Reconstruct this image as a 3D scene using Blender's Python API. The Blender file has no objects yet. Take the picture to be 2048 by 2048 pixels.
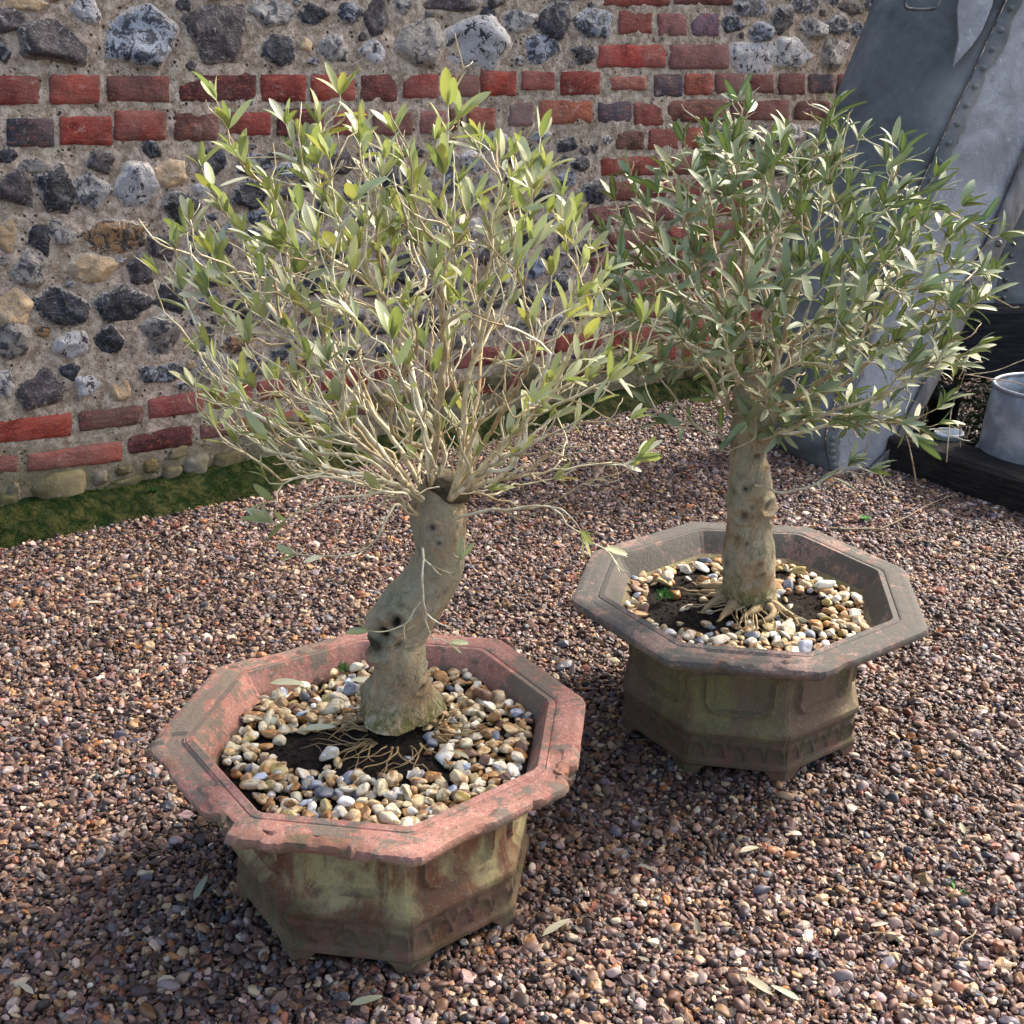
import bpy, bmesh, math, random
import numpy as np
from mathutils import Vector, Matrix, noise as mnoise
random.seed(7); RS = np.random.RandomState(11)
R = math.radians
scene = bpy.context.scene
col = scene.collection

# ------------------------------------------------------------------ camera, sky, sun, exposure
H = 1.30
FPX = 2320.0; PIT = R(20.97)
cam_d = bpy.data.cameras.new('camera'); cam = bpy.data.objects.new('camera', cam_d); col.objects.link(cam)
cam.location = (0, 0, H); cam.rotation_euler = (R(90) - PIT, 0, 0)
cam_d.sensor_width = 36; cam_d.lens = 36 * FPX / 2048; cam_d.clip_end = 200; cam_d.clip_start = 0.05
scene.camera = cam
SUN_AZ, SUN_EL = R(55), R(42)          # azimuth measured from +Y towards +X
w = bpy.data.worlds.new("World"); scene.world = w; w.use_nodes = True
nt = w.node_tree; nt.nodes.clear()
sky = nt.nodes.new('ShaderNodeTexSky'); sky.sky_type = 'NISHITA'; sky.sun_disc = False
sky.sun_elevation = SUN_EL; sky.sun_rotation = SUN_AZ; sky.dust_density = 4.0; sky.ozone_density = 0.6
bg = nt.nodes.new('ShaderNodeBackground'); bg.inputs[1].default_value = 0.15
wo = nt.nodes.new('ShaderNodeOutputWorld')
mxw = nt.nodes.new('ShaderNodeMix'); mxw.data_type = 'RGBA'; mxw.blend_type = 'MULTIPLY'; mxw.inputs[0].default_value = 1.0
mxw.inputs[7].default_value = (1.0, .975, .96, 1); nt.links.new(sky.outputs[0], mxw.inputs[6]); nt.links.new(mxw.outputs[2], bg.inputs[0]); nt.links.new(bg.outputs[0], wo.inputs[0])
sd = bpy.data.lights.new('sun', 'SUN'); sd.energy = 2.3; sd.angle = R(6.0); sd.color = (1.0, 0.95, 0.88)
sun = bpy.data.objects.new('sun', sd); col.objects.link(sun)
sdir = Vector((math.sin(SUN_AZ) * math.cos(SUN_EL), math.cos(SUN_AZ) * math.cos(SUN_EL), math.sin(SUN_EL)))
sun.rotation_euler = sdir.to_track_quat('Z', 'Y').to_euler()
scene.view_settings.view_transform = 'Standard'; scene.view_settings.look = 'None'
scene.view_settings.exposure = 1.6; scene.view_settings.gamma = 1.0
scene.render.engine = 'CYCLES'

# ------------------------------------------------------------------ geometry of the place seen from the camera
CP, SP = math.cos(PIT), math.sin(PIT)
def ray(px, py):
    u = px - 1024; v = py - 1024
    return Vector((u, FPX * CP - v * SP, -(FPX * SP + v * CP)))
def G(px, py, z=0.0):
    r = ray(px, py); k = (z - H) / r.z; return Vector((0, 0, H)) + r * k
def D(px, py, y):
    r = ray(px, py); return Vector((0, 0, H)) + r * (y / r.y)
def PX(p):
    d = np.asarray(p, float) - np.array([0, 0, H])
    z = d[..., 1] * CP - d[..., 2] * SP; y = d[..., 2] * CP + d[..., 1] * SP
    return 1024 + FPX * d[..., 0] / z, 1024 - FPX * y / z
W0 = G(0, 1072)
_a = math.atan2(4630 - 1024, FPX * CP + 889 * SP)
WT = Vector((math.sin(_a), math.cos(_a), 0)); WN = Vector((math.cos(_a), -math.sin(_a), 0))
def wuv(px, py, off=0.0):
    r = ray(px, py); o = Vector((0, 0, H)) - (W0 + WN * off)
    k = -o.dot(WN) / r.dot(WN); p = o + r * k
    return p.dot(WT), p.z + 0.0
def wp(u, v, n=0.0): return W0 + WT * u + WN * n + Vector((0, 0, v))
def wuv0(px, py):
    u, v = wuv(px, py); return u, v

# ------------------------------------------------------------------ numpy value noise
_perm = RS.rand(64, 64, 64).astype(np.float32)
def vn(x, y, z=0.0):
    x = np.asarray(x, float); y = np.asarray(y, float); z = np.zeros_like(x) + z
    xi, yi, zi = np.floor(x).astype(int), np.floor(y).astype(int), np.floor(z).astype(int)
    fx, fy, fz = x - xi, y - yi, z - zi
    s = lambda t: t * t * (3 - 2 * t)
    fx, fy, fz = s(fx), s(fy), s(fz)
    def g(a, b, c): return _perm[(xi + a) & 63, (yi + b) & 63, (zi + c) & 63]
    def l(a, b, t): return a + (b - a) * t
    return l(l(l(g(0,0,0), g(1,0,0), fx), l(g(0,1,0), g(1,1,0), fx), fy),
             l(l(g(0,0,1), g(1,0,1), fx), l(g(0,1,1), g(1,1,1), fx), fy), fz) * 2 - 1
def fbm(x, y, z=0.0, o=4):
    t = 0; a = 1; n = 0
    for i in range(o):
        t = t + a * vn(np.asarray(x) * 2**i + 7.3 * i, np.asarray(y) * 2**i + 3.1 * i, np.asarray(z) * 2**i); n += a; a *= .5
    return t / n

# ------------------------------------------------------------------ object helpers
def tag(o, label=None, cat=None, group=None, kind=None):
    if label: o['label'] = label
    if cat: o['category'] = cat
    if group: o['group'] = group
    if kind: o['kind'] = kind
    return o
def empty(name, loc, label, cat, group=None):
    o = bpy.data.objects.new(name, None); o.location = loc; o.empty_display_size = .05
    col.objects.link(o); return tag(o, label, cat, group)
bpy_children = {}
def mesh(name, V, F, mat, parent=None, smooth=True, attrs=None, mats=None, midx=None, sharp=0):
    """V world coordinates; the object keeps its parent's frame (parents are unrotated empties)."""
    V = np.asarray(V, dtype=np.float32).reshape(-1, 3)
    me = bpy.data.meshes.new(name)
    if parent is not None:
        V = V - np.array(parent_loc(parent), dtype=np.float32)
        org = np.zeros(3)
    else:
        org = np.array([V[:, 0].mean(), V[:, 1].mean(), V[:, 2].min()]); V = V - org
    me.vertices.add(len(V)); me.vertices.foreach_set('co', V.astype(np.float32).ravel())
    if isinstance(F, np.ndarray):
        n = F.shape[1]; me.loops.add(F.size); me.loops.foreach_set('vertex_index', F.astype(np.int32).ravel())
        me.polygons.add(len(F)); me.polygons.foreach_set('loop_start', np.arange(0, F.size, n, dtype=np.int32))
        me.polygons.foreach_set('loop_total', np.full(len(F), n, dtype=np.int32))
    else:
        ls = np.array([len(f) for f in F], dtype=np.int32); fl = np.array([i for f in F for i in f], dtype=np.int32)
        me.loops.add(len(fl)); me.loops.foreach_set('vertex_index', fl)
        me.polygons.add(len(F)); st = np.concatenate([[0], np.cumsum(ls)[:-1]]).astype(np.int32)
        me.polygons.foreach_set('loop_start', st); me.polygons.foreach_set('loop_total', ls)
    me.update(calc_edges=True)
    for m in ([mat] if mats is None else mats): me.materials.append(m)
    if midx is not None: me.polygons.foreach_set('material_index', np.asarray(midx, dtype=np.int32))
    me.polygons.foreach_set('use_smooth', np.full(len(me.polygons), smooth, dtype=bool))
    if attrs:
        for k, (typ, arr) in attrs.items():
            a = me.attributes.new(k, typ, 'POINT')
            arr = np.asarray(arr, dtype=np.float32)
            if typ == 'FLOAT_COLOR':
                if arr.shape[1] == 3: arr = np.concatenate([arr, np.ones((len(arr), 1), np.float32)], 1)
                a.data.foreach_set('color', arr.ravel())
            elif typ == 'FLOAT': a.data.foreach_set('value', arr.ravel())
            elif typ == 'FLOAT_VECTOR': a.data.foreach_set('vector', arr.ravel())
    me.validate()
    if sharp: me.set_sharp_from_angle(angle=R(sharp))
    o = bpy.data.objects.new(name, me); col.objects.link(o)
    if parent is not None: o.parent = parent
    else: o.location = org
    return o
def parent_loc(p):
    l = Vector(p.location)
    while p.parent: p = p.parent; l = l + p.location
    return l
def gridF(nu, nv, wrap=False, base=0):
    i, j = np.meshgrid(np.arange(nu if wrap else nu - 1), np.arange(nv - 1), indexing='ij')
    i2 = (i + 1) % nu
    return (np.stack([i * nv + j, i2 * nv + j, i2 * nv + j + 1, i * nv + j + 1], -1).reshape(-1, 4) + base)
class MB:
    def __init__(s): s.V = []; s.F = []; s.n = 0; s.A = {}
    def add(s, V, F, **at):
        V = np.asarray(V, float).reshape(-1, 3)
        if isinstance(F, np.ndarray): F = F.tolist()
        s.F += [[i + s.n for i in f] for f in F]; s.V.append(V); s.n += len(V)
        for k, v in at.items():
            v = np.asarray(v, float)
            if v.ndim == 1 and (v.size in (3, 4)) and v.size != len(V): v = np.tile(v[None, :], (len(V), 1))
            if v.ndim == 0: v = np.full(len(V), float(v))
            s.A.setdefault(k, []).append(v)
    def build(s, name, mat, parent=None, smooth=True):
        at = {}
        for k, v in s.A.items():
            a = np.concatenate(v); at[k] = ('FLOAT' if a.ndim == 1 else 'FLOAT_COLOR', a)
        return mesh(name, np.concatenate(s.V), s.F, mat, parent, smooth, at)
def tube(mb, P, r, n=6, cap=True, **at):
    P = [Vector(p) for p in P]; m = len(P)
    if m < 2: return
    r = [r] * m if np.isscalar(r) else list(r)
    V = []; t0 = (P[1] - P[0]).normalized()
    ref = Vector((0, 0, 1)) if abs(t0.z) < .9 else Vector((1, 0, 0))
    x = t0.cross(ref).normalized()
    for k in range(m):
        t = (P[min(k + 1, m - 1)] - P[max(k - 1, 0)])
        t = t.normalized() if t.length > 1e-9 else t0
        x = (x - t * x.dot(t)); x = x.normalized() if x.length > 1e-6 else t.orthogonal().normalized()
        y = t.cross(x)
        for i in range(n):
            a = 2 * math.pi * i / n
            V.append(P[k] + (x * math.cos(a) + y * math.sin(a)) * r[k])
    F = []
    for k in range(m - 1):
        for i in range(n):
            j = (i + 1) % n; F.append([k * n + i, k * n + j, (k + 1) * n + j, (k + 1) * n + i])
    if cap: F.append(list(range(n))[::-1]); F.append([(m - 1) * n + i for i in range(n)])
    mb.add([tuple(v) for v in V], F, **at)
def box_mb(mb, c, ax, ay, az, nseg=1, **at):
    c = Vector(c); ax, ay, az = Vector(ax), Vector(ay), Vector(az)
    V = [c + ax * sx + ay * sy + az * sz for sx in (-1, 1) for sy in (-1, 1) for sz in (-1, 1)]
    F = [[0, 1, 3, 2], [4, 6, 7, 5], [0, 4, 5, 1], [2, 3, 7, 6], [0, 2, 6, 4], [1, 5, 7, 3]]
    mb.add([tuple(v) for v in V], F, **at)

# ------------------------------------------------------------------ material helpers
def srgb(r, g, b):
    f = lambda c: (c / 255 / 12.92) if c / 255 <= .04045 else ((c / 255 + .055) / 1.055) ** 2.4
    return (f(r), f(g), f(b), 1)
class Mat:
    def __init__(s, name, rough=.8, spec=.4):
        s.m = bpy.data.materials.new(name); s.m.use_nodes = True; s.t = s.m.node_tree
        s.b = s.t.nodes['Principled BSDF']; s.b.inputs['Roughness'].default_value = rough
        s.b.inputs['Specular IOR Level'].default_value = spec
        s.tc = s.t.nodes.new('ShaderNodeTexCoord'); s.co = s.tc.outputs['Object']
    def n(s, typ, **kw):
        x = s.t.nodes.new(typ)
        for k, v in kw.items(): setattr(x, k, v)
        return x
    def l(s, a, b): s.t.links.new(a, b)
    def geo(s): s.co = s.n('ShaderNodeNewGeometry').outputs['Position']; return s
    def scaled(s, v):
        m = s.n('ShaderNodeMapping'); s.l(s.co, m.inputs[0]); m.inputs['Scale'].default_value = v; return m.outputs[0]
    def noise(s, sc, det=4, rough=.55, dist=0, vec=None):
        x = s.n('ShaderNodeTexNoise'); x.inputs['Scale'].default_value = sc; x.inputs['Detail'].default_value = det
        x.inputs['Roughness'].default_value = rough; x.inputs['Distortion'].default_value = dist
        s.l(vec or s.co, x.inputs['Vector']); return x.outputs['Fac']
    def n_warp(s, amt, sc):
        x = s.n('ShaderNodeTexNoise'); x.inputs['Scale'].default_value = 14; s.l(s.co, x.inputs['Vector'])
        v = s.n('ShaderNodeVectorMath', operation='SCALE'); s.l(x.outputs['Color'], v.inputs[0]); v.inputs['Scale'].default_value = amt
        a = s.n('ShaderNodeVectorMath', operation='ADD'); s.l(s.scaled(sc), a.inputs[0]); s.l(v.outputs[0], a.inputs[1]); return a.outputs[0]
    def vor(s, sc, feature='F1', vec=None, out='Distance'):
        x = s.n('ShaderNodeTexVoronoi', feature=feature); x.inputs['Scale'].default_value = sc
        s.l(vec or s.co, x.inputs['Vector']); return x.outputs[out]
    def ramp(s, fac, stops):
        x = s.n('ShaderNodeValToRGB'); e = x.color_ramp.elements
        while len(e) > 1: e.remove(e[-1])
        e[0].position = stops[0][0]; e[0].color = tocol(stops[0][1])
        for p, c in stops[1:]:
            k = e.new(p); k.color = tocol(c)
        s.l(fac, x.inputs[0]); return x.outputs[0]
    def step(s, fac, a, b):     # smooth map a..b -> 0..1
        x = s.n('ShaderNodeMapRange'); x.interpolation_type = 'SMOOTHSTEP'
        x.inputs['From Min'].default_value = a; x.inputs['From Max'].default_value = b
        s.l(fac, x.inputs['Value']); return x.outputs[0]
    def mix(s, f, a, b, mode='MIX'):
        x = s.n('ShaderNodeMix', data_type='RGBA', blend_type=mode)
        s.put(f, x.inputs[0]); s.put(a, x.inputs[6]); s.put(b, x.inputs[7]); return x.outputs[2]
    def math(s, op, a, b=0.0):
        x = s.n('ShaderNodeMath', operation=op); s.put(a, x.inputs[0]); s.put(b, x.inputs[1]); return x.outputs[0]
    def put(s, v, sock):
        if isinstance(v, bpy.types.NodeSocket): s.l(v, sock)
        elif isinstance(v, (tuple, list)): sock.default_value = tocol(v)
        else: sock.default_value = v
    def attr(s, name, out='Color', typ='GEOMETRY'):
        x = s.n('ShaderNodeAttribute', attribute_name=name, attribute_type=typ); return x.outputs[out]
    def sep(s, vec, i):
        x = s.n('ShaderNodeSeparateXYZ'); s.l(vec, x.inputs[0]); return x.outputs[i]
    def color(s, v): s.put(v, s.b.inputs['Base Color']); return s
    def rough(s, v): s.put(v, s.b.inputs['Roughness']); return s
    def bump(s, h, strength=.5, dist=.01, prev=None):
        x = s.n('ShaderNodeBump'); x.inputs['Strength'].default_value = strength; x.inputs['Distance'].default_value = dist
        s.l(h, x.inputs['Height'])
        if prev: s.l(prev, x.inputs['Normal'])
        s.l(x.outputs[0], s.b.inputs['Normal']); return x.outputs[0]
def tocol(c):
    if isinstance(c, (int, float)): return (c, c, c, 1)
    return tuple(c) if len(c) == 4 else tuple(c) + (1,)

# ------------------------------------------------------------------ materials
def m_mortar():
    m = Mat('lime_mortar', .95, .2).geo()
    a = m.noise(3.2, 5); b = m.noise(38, 6, .7); c = m.noise(160, 3, .7)
    base = m.ramp(a, [(.32, srgb(164, 153, 138)), (.5, srgb(190, 177, 161)), (.62, srgb(194, 175, 160)), (.75, srgb(170, 162, 152))])
    x = m.mix(m.step(b, .38, .66), srgb(128, 114, 98), base)
    x = m.mix(m.math('MULTIPLY', m.step(c, .56, .66), .6), x, srgb(205, 196, 180))
    pits = m.math('MULTIPLY', m.step(m.vor(55), .30, .16), m.step(m.noise(21, 2), .50, .60))
    x = m.mix(pits, x, srgb(62, 54, 48))
    spk = m.math('MULTIPLY', m.step(m.vor(120), .26, .15), m.step(m.noise(33, 2), .48, .56))
    x = m.mix(m.math('MULTIPLY', spk, .8), x, srgb(80, 66, 54))
    z = m.sep(m.co, 2)
    dz = m.math('ADD', z, m.math('MULTIPLY', m.math('SUBTRACT', a, .5), .25))
    x = m.mix(m.math('MULTIPLY', m.step(dz, .30, .12), .72), x, srgb(96, 92, 62))
    m.color(x); h = m.math('SUBTRACT', m.math('ADD', m.math('MULTIPLY', b, .9), m.math('MULTIPLY', c, .35)), m.math('MULTIPLY', pits, .5))
    m.bump(h, .9, .012); return m.m
def m_brick():
    m = Mat('old_red_brick', .88, .25).geo()
    c = m.attr('col'); a = m.noise(14, 5, .6); b = m.noise(70, 5, .7)
    st = m.noise(30, 4, .65, vec=m.scaled((1, 1, 3.2)))
    x = m.mix(m.step(a, .40, .68), c, m.mix(1.0, c, (.45, .40, .42), 'MULTIPLY'))
    x = m.mix(m.math('MULTIPLY', m.step(st, .52, .7), .45), x, srgb(168, 88, 68))
    x = m.mix(m.math('MULTIPLY', m.step(b, .60, .74), .5), x, srgb(60, 34, 32))
    eff = m.math('MULTIPLY', m.step(m.noise(9, 5, .7, .8), .60, .74), .55)
    x = m.mix(eff, x, srgb(190, 168, 158))
    x = m.mix(m.math('MULTIPLY', m.step(m.noise(5, 4, .6), .42, .62), .35), x, srgb(140, 108, 98)); x = m.mix(m.math('MULTIPLY', m.step(m.noise(160, 3, .8), .58, .68), .5), x, srgb(176, 150, 136))
    m.color(x); h = m.math('ADD', m.math('MULTIPLY', b, .5), m.math('MULTIPLY', st, .8))
    m.bump(h, .8, .008); return m.m
def m_flint():
    m = Mat('flint_stone', .5, .4).geo()
    c1 = m.attr('col'); c2 = m.attr('cob'); rim = m.attr('rim', 'Fac'); edge = m.attr('edge', 'Fac')
    n1 = m.noise(34, 6, .7, .9); n2 = m.noise(75, 6, .75, 1.0)
    f = m.step(m.math('ADD', n1, m.math('MULTIPLY', m.math('SUBTRACT', rim, .5), .20)), .52, .56)
    x = m.mix(f, c1, c2)
    ed = m.step(m.math('ADD', edge, m.math('MULTIPLY', m.math('SUBTRACT', n2, .5), 1.1)), .80, .92)
    x = m.mix(m.math('MULTIPLY', ed, rim), x, srgb(206, 196, 180))
    x = m.mix(m.math('MULTIPLY', m.step(n2, .60, .66), .6), x, srgb(205, 205, 205))
    ring = m.step(m.vor(34, 'DISTANCE_TO_EDGE'), .035, .0)
    x = m.mix(m.math('MULTIPLY', ring, .25), x, srgb(150, 150, 155))
    m.color(x); m.rough(m.ramp(n2, [(.35, .28), (.6, .65)]))
    m.bump(m.math('ADD', m.math('MULTIPLY', n1, 1.0), m.math('MULTIPLY', n2, .35)), .7, .018); return m.m
def m_stonebase():
    m = Mat('footing_stone', .9, .25).geo()
    a = m.noise(12, 5, .6); b = m.noise(60, 5, .7); c = m.attr('col')
    x = m.mix(m.step(a, .4, .65), c, m.mix(1.0, c, (.6, .62, .5), 'MULTIPLY'))
    x = m.mix(m.math('MULTIPLY', m.step(b, .6, .7), .4), x, srgb(180, 175, 160))
    m.color(x); m.bump(m.math('ADD', a, m.math('MULTIPLY', b, .4)), .6, .015); return m.m
def m_pebble(name, inst, big=False):
    m = Mat(name, .55, .45)
    if inst:
        c = m.attr('col', 'Color', 'INSTANCER')
        a = m.noise(1.6, 3, .6)
        x = m.mix(m.math('MULTIPLY', m.step(a, .5, .66), .35), c, m.mix(1.0, c, (1.45, 1.4, 1.36), 'MULTIPLY'))
        m.color(x); m.rough(.55)
    else:
        m.geo(); c = m.attr('col'); c2 = m.attr('cob'); a = m.noise(60, 4, .6, .6); b = m.noise(220, 3, .7)
        x = m.mix(m.step(a, .47, .58), c, c2)
        x = m.mix(m.math('MULTIPLY', m.step(b, .58, .68), .35), x, srgb(90, 70, 48))
        m.color(x); m.rough(m.ramp(a, [(.3, .35), (.7, .7)])); m.bump(b, .3, .003)
    return m.m
def m_ground():
    m = Mat('gravel_bed', .95, .2).geo()
    a = m.noise(60, 5, .7); m.color(m.ramp(a, [(.3, srgb(40, 32, 30)), (.6, srgb(78, 64, 58)), (.8, srgb(110, 92, 80))]))
    m.bump(a, .8, .01); return m.m
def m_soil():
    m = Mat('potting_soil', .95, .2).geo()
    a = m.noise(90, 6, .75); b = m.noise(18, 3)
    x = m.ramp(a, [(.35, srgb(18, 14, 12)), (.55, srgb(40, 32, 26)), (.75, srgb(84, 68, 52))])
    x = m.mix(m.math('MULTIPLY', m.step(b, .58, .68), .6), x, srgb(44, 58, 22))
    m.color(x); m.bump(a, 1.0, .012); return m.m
def m_terracotta(name, pink, lichen, stain, amount, base):
    m = Mat(name, .85, .3).geo()
    z = m.sep(m.co, 2); a = m.noise(7, 5, .6); b = m.noise(26, 8, .8, .3); c = m.noise(150, 5, .8); dr = m.noise(24, 6, .75, vec=m.scaled((1, 1, .12)))
    side = m.attr('side', 'Fac')        # 0 on the rim, 1 on the body
    x = m.mix(m.step(a, .38, .62), pink, m.mix(1.0, pink, (.78, .62, .58), 'MULTIPLY'))
    x = m.mix(m.math('MULTIPLY', m.step(c, .53, .62), .45), x, srgb(204, 176, 158))
    x = m.mix(m.math('MULTIPLY', m.step(c, .45, .38), .4), x, srgb(120, 84, 72))
    # dry salts and algae washed down the body
    body = m.mix(m.step(m.noise(6, 6, .7, .4, vec=m.scaled((1, 1, .45))), .42, .58), base, stain)
    body = m.mix(m.math('MULTIPLY', m.step(b, .52, .66), .7), body, srgb(96, 74, 46))
    body = m.mix(m.math('MULTIPLY', m.step(dr, .54, .62), .5), body, srgb(88, 78, 54))
    body = m.mix(m.math('MULTIPLY', m.step(c, .56, .64), .4), body, srgb(190, 178, 140))
    low = m.step(m.math('ADD', z, m.math('MULTIPLY', m.math('SUBTRACT', a, .5), .14)), .135, .085)
    body = m.mix(m.math('MULTIPLY', low, .85), body, m.mix(m.step(b, .42, .6), srgb(64, 58, 40), srgb(98, 56, 42)))
    x = m.mix(side, x, body)
    lf = m.step(m.math('ADD', b, m.math('MULTIPLY', m.math('SUBTRACT', a, .5), .7)), .60 - amount, .68 - amount)
    x = m.mix(m.math('MULTIPLY', m.math('MULTIPLY', lf, m.math('SUBTRACT', 1.0, m.math('MULTIPLY', side, .7))), .85), x, lichen)
    br = m.attr('broken', 'Fac'); x = m.mix(br, x, m.mix(m.step(b, .42, .56), srgb(84, 84, 60), srgb(150, 100, 80)))
    m.color(x); h = m.math('ADD', m.math('MULTIPLY', b, .8), m.math('MULTIPLY', c, .35)); m.bump(h, .8, .008); return m.m
def m_bark():
    m = Mat('olive_bark', .85, .25).geo()
    a = m.noise(16, 5, .6); b = m.noise(62, 8, .8, .8, vec=m.scaled((1, 1, .5))); c = m.attr('dark', 'Fac'); sp = m.noise(230, 3, .7)
    x = m.ramp(a, [(.3, srgb(136, 130, 98)), (.42, srgb(180, 172, 144)), (.55, srgb(192, 172, 138)), (.64, srgb(166, 138, 100)), (.75, srgb(158, 154, 130))])
    x = m.mix(m.math('MULTIPLY', m.step(b, .52, .70), .7), x, srgb(96, 82, 54))
    x = m.mix(m.math('MULTIPLY', m.step(sp, .58, .68), .5), x, srgb(112, 74, 50))
    x = m.mix(m.math('MULTIPLY', m.step(b, .40, .30), .5), x, srgb(206, 198, 170))
    z = m.sep(m.co, 2)
    moss = m.math('MULTIPLY', m.step(m.math('ADD', z, m.math('MULTIPLY', a, .18)), .455, .40), m.step(b, .40, .56))
    x = m.mix(m.math('MULTIPLY', moss, .8), x, srgb(104, 104, 44))
    ck = m.vor(95, 'DISTANCE_TO_EDGE', vec=m.n_warp(.05, (1, 1, .38))); ckn = m.math('MULTIPLY', m.step(ck, .06, .0), m.step(m.math('ADD', m.noise(9, 3), m.math('MULTIPLY', m.math('SUBTRACT', .55, z), .45)), .50, .62))
    x = m.mix(m.math('MULTIPLY', ckn, .16), x, srgb(92, 78, 52))
    x = m.mix(m.math('MULTIPLY', m.step(m.noise(26, 5, .7), .58, .66), .55), x, srgb(198, 192, 172))
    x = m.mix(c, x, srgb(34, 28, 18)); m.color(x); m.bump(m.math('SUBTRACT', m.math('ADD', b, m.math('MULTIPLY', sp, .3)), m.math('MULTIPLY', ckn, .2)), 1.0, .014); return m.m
def m_twig():
    m = Mat('olive_twig', .75, .3).geo()
    c = m.attr('col'); a = m.noise(50, 4, .6)
    x = m.mix(m.step(a, .4, .65), c, m.mix(1.0, c, (.66, .60, .52), 'MULTIPLY')); m.color(x)
    m.bump(m.noise(250, 2), .3, .002); return m.m
def m_leaf(name, rough=.42, trans=.30):
    m = Mat(name, rough, .5)
    up = m.attr('col'); un = m.attr('cob'); g = m.n('ShaderNodeNewGeometry')
    mid = m.attr('mid', 'Fac')
    upc = m.mix(m.math('MULTIPLY', mid, .45), up, srgb(190, 200, 120))
    x = m.mix(g.outputs['Backfacing'], upc, un)
    m.color(x)
    tr = m.n('ShaderNodeBsdfTranslucent'); m.put(m.mix(.5, up, srgb(150, 166, 70)), tr.inputs[0])
    ms = m.n('ShaderNodeMixShader'); ms.inputs[0].default_value = trans
    m.l(m.b.outputs[0], ms.inputs[1]); m.l(tr.outputs[0], ms.inputs[2])
    out = [n for n in m.t.nodes if n.type == 'OUTPUT_MATERIAL'][0]; m.l(ms.outputs[0], out.inputs[0]); return m.m
def m_simple(name, c1, c2, sc=20, rough=.7, bump=.4, bd=.006, metal=0, stretch=(1, 1, 1), lo=.4, hi=.65, spec=.4):
    m = Mat(name, rough, spec).geo(); v = m.scaled(stretch)
    a = m.noise(sc, 6, .65, .4, vec=v); m.color(m.mix(m.step(a, lo, hi), c1, c2)); m.bump(a, bump, bd)
    m.b.inputs['Metallic'].default_value = metal; return m.m
def m_wood(name, dark, light, ang=None):
    m = Mat(name, .85, .3)       # object coordinates, grain along X
    a = m.noise(6, 6, .7, .3, vec=m.scaled((1.2, 14, 14))); b = m.noise(20, 5, .7, vec=m.scaled((1, 22, 22)))
    x = m.mix(m.step(a, .42, .66), dark, light)
    x = m.mix(m.math('MULTIPLY', m.step(b, .62, .74), .6), x, srgb(126, 116, 104))
    x = m.mix(m.step(b, .38, .30), x, srgb(10, 9, 8)); m.color(x)
    m.bump(m.math('ADD', a, b), .9, .012); return m.m
def m_leather():
    m = Mat('old_grey_leather', .7, .3).geo()
    a = m.noise(3.5, 6, .65, .4); b = m.noise(40, 5, .75, .5, vec=m.scaled((1, 1, .5))); c = m.noise(200, 3, .7)
    x = m.ramp(a, [(.35, srgb(72, 74, 72)), (.5, srgb(94, 96, 93)), (.68, srgb(126, 124, 120))])
    x = m.mix(m.math('MULTIPLY', m.step(b, .56, .70), .3), x, srgb(126, 128, 128))
    m.color(x); m.bump(m.math('ADD', m.math('MULTIPLY', b, .8), m.math('MULTIPLY', c, .2)), .5, .006); return m.m
def m_board():
    m = Mat('pale_worn_sheet', .7, .3).geo()
    a = m.noise(5, 6, .65, .6); b = m.noise(34, 5, .75, .8); 
    x = m.ramp(a, [(.34, srgb(118, 116, 114)), (.5, srgb(140, 138, 137)), (.66, srgb(166, 164, 162))])
    x = m.mix(m.math('MULTIPLY', m.step(b, .54, .66), .4), x, srgb(104, 102, 102)); sc = m.noise(60, 5, .8, .2, vec=m.scaled((1, 1, .25))); x = m.mix(m.math('MULTIPLY', m.step(sc, .58, .64), .5), x, srgb(196, 192, 188)); m.color(x)
    m.bump(b, .5, .006); return m.m
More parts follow.
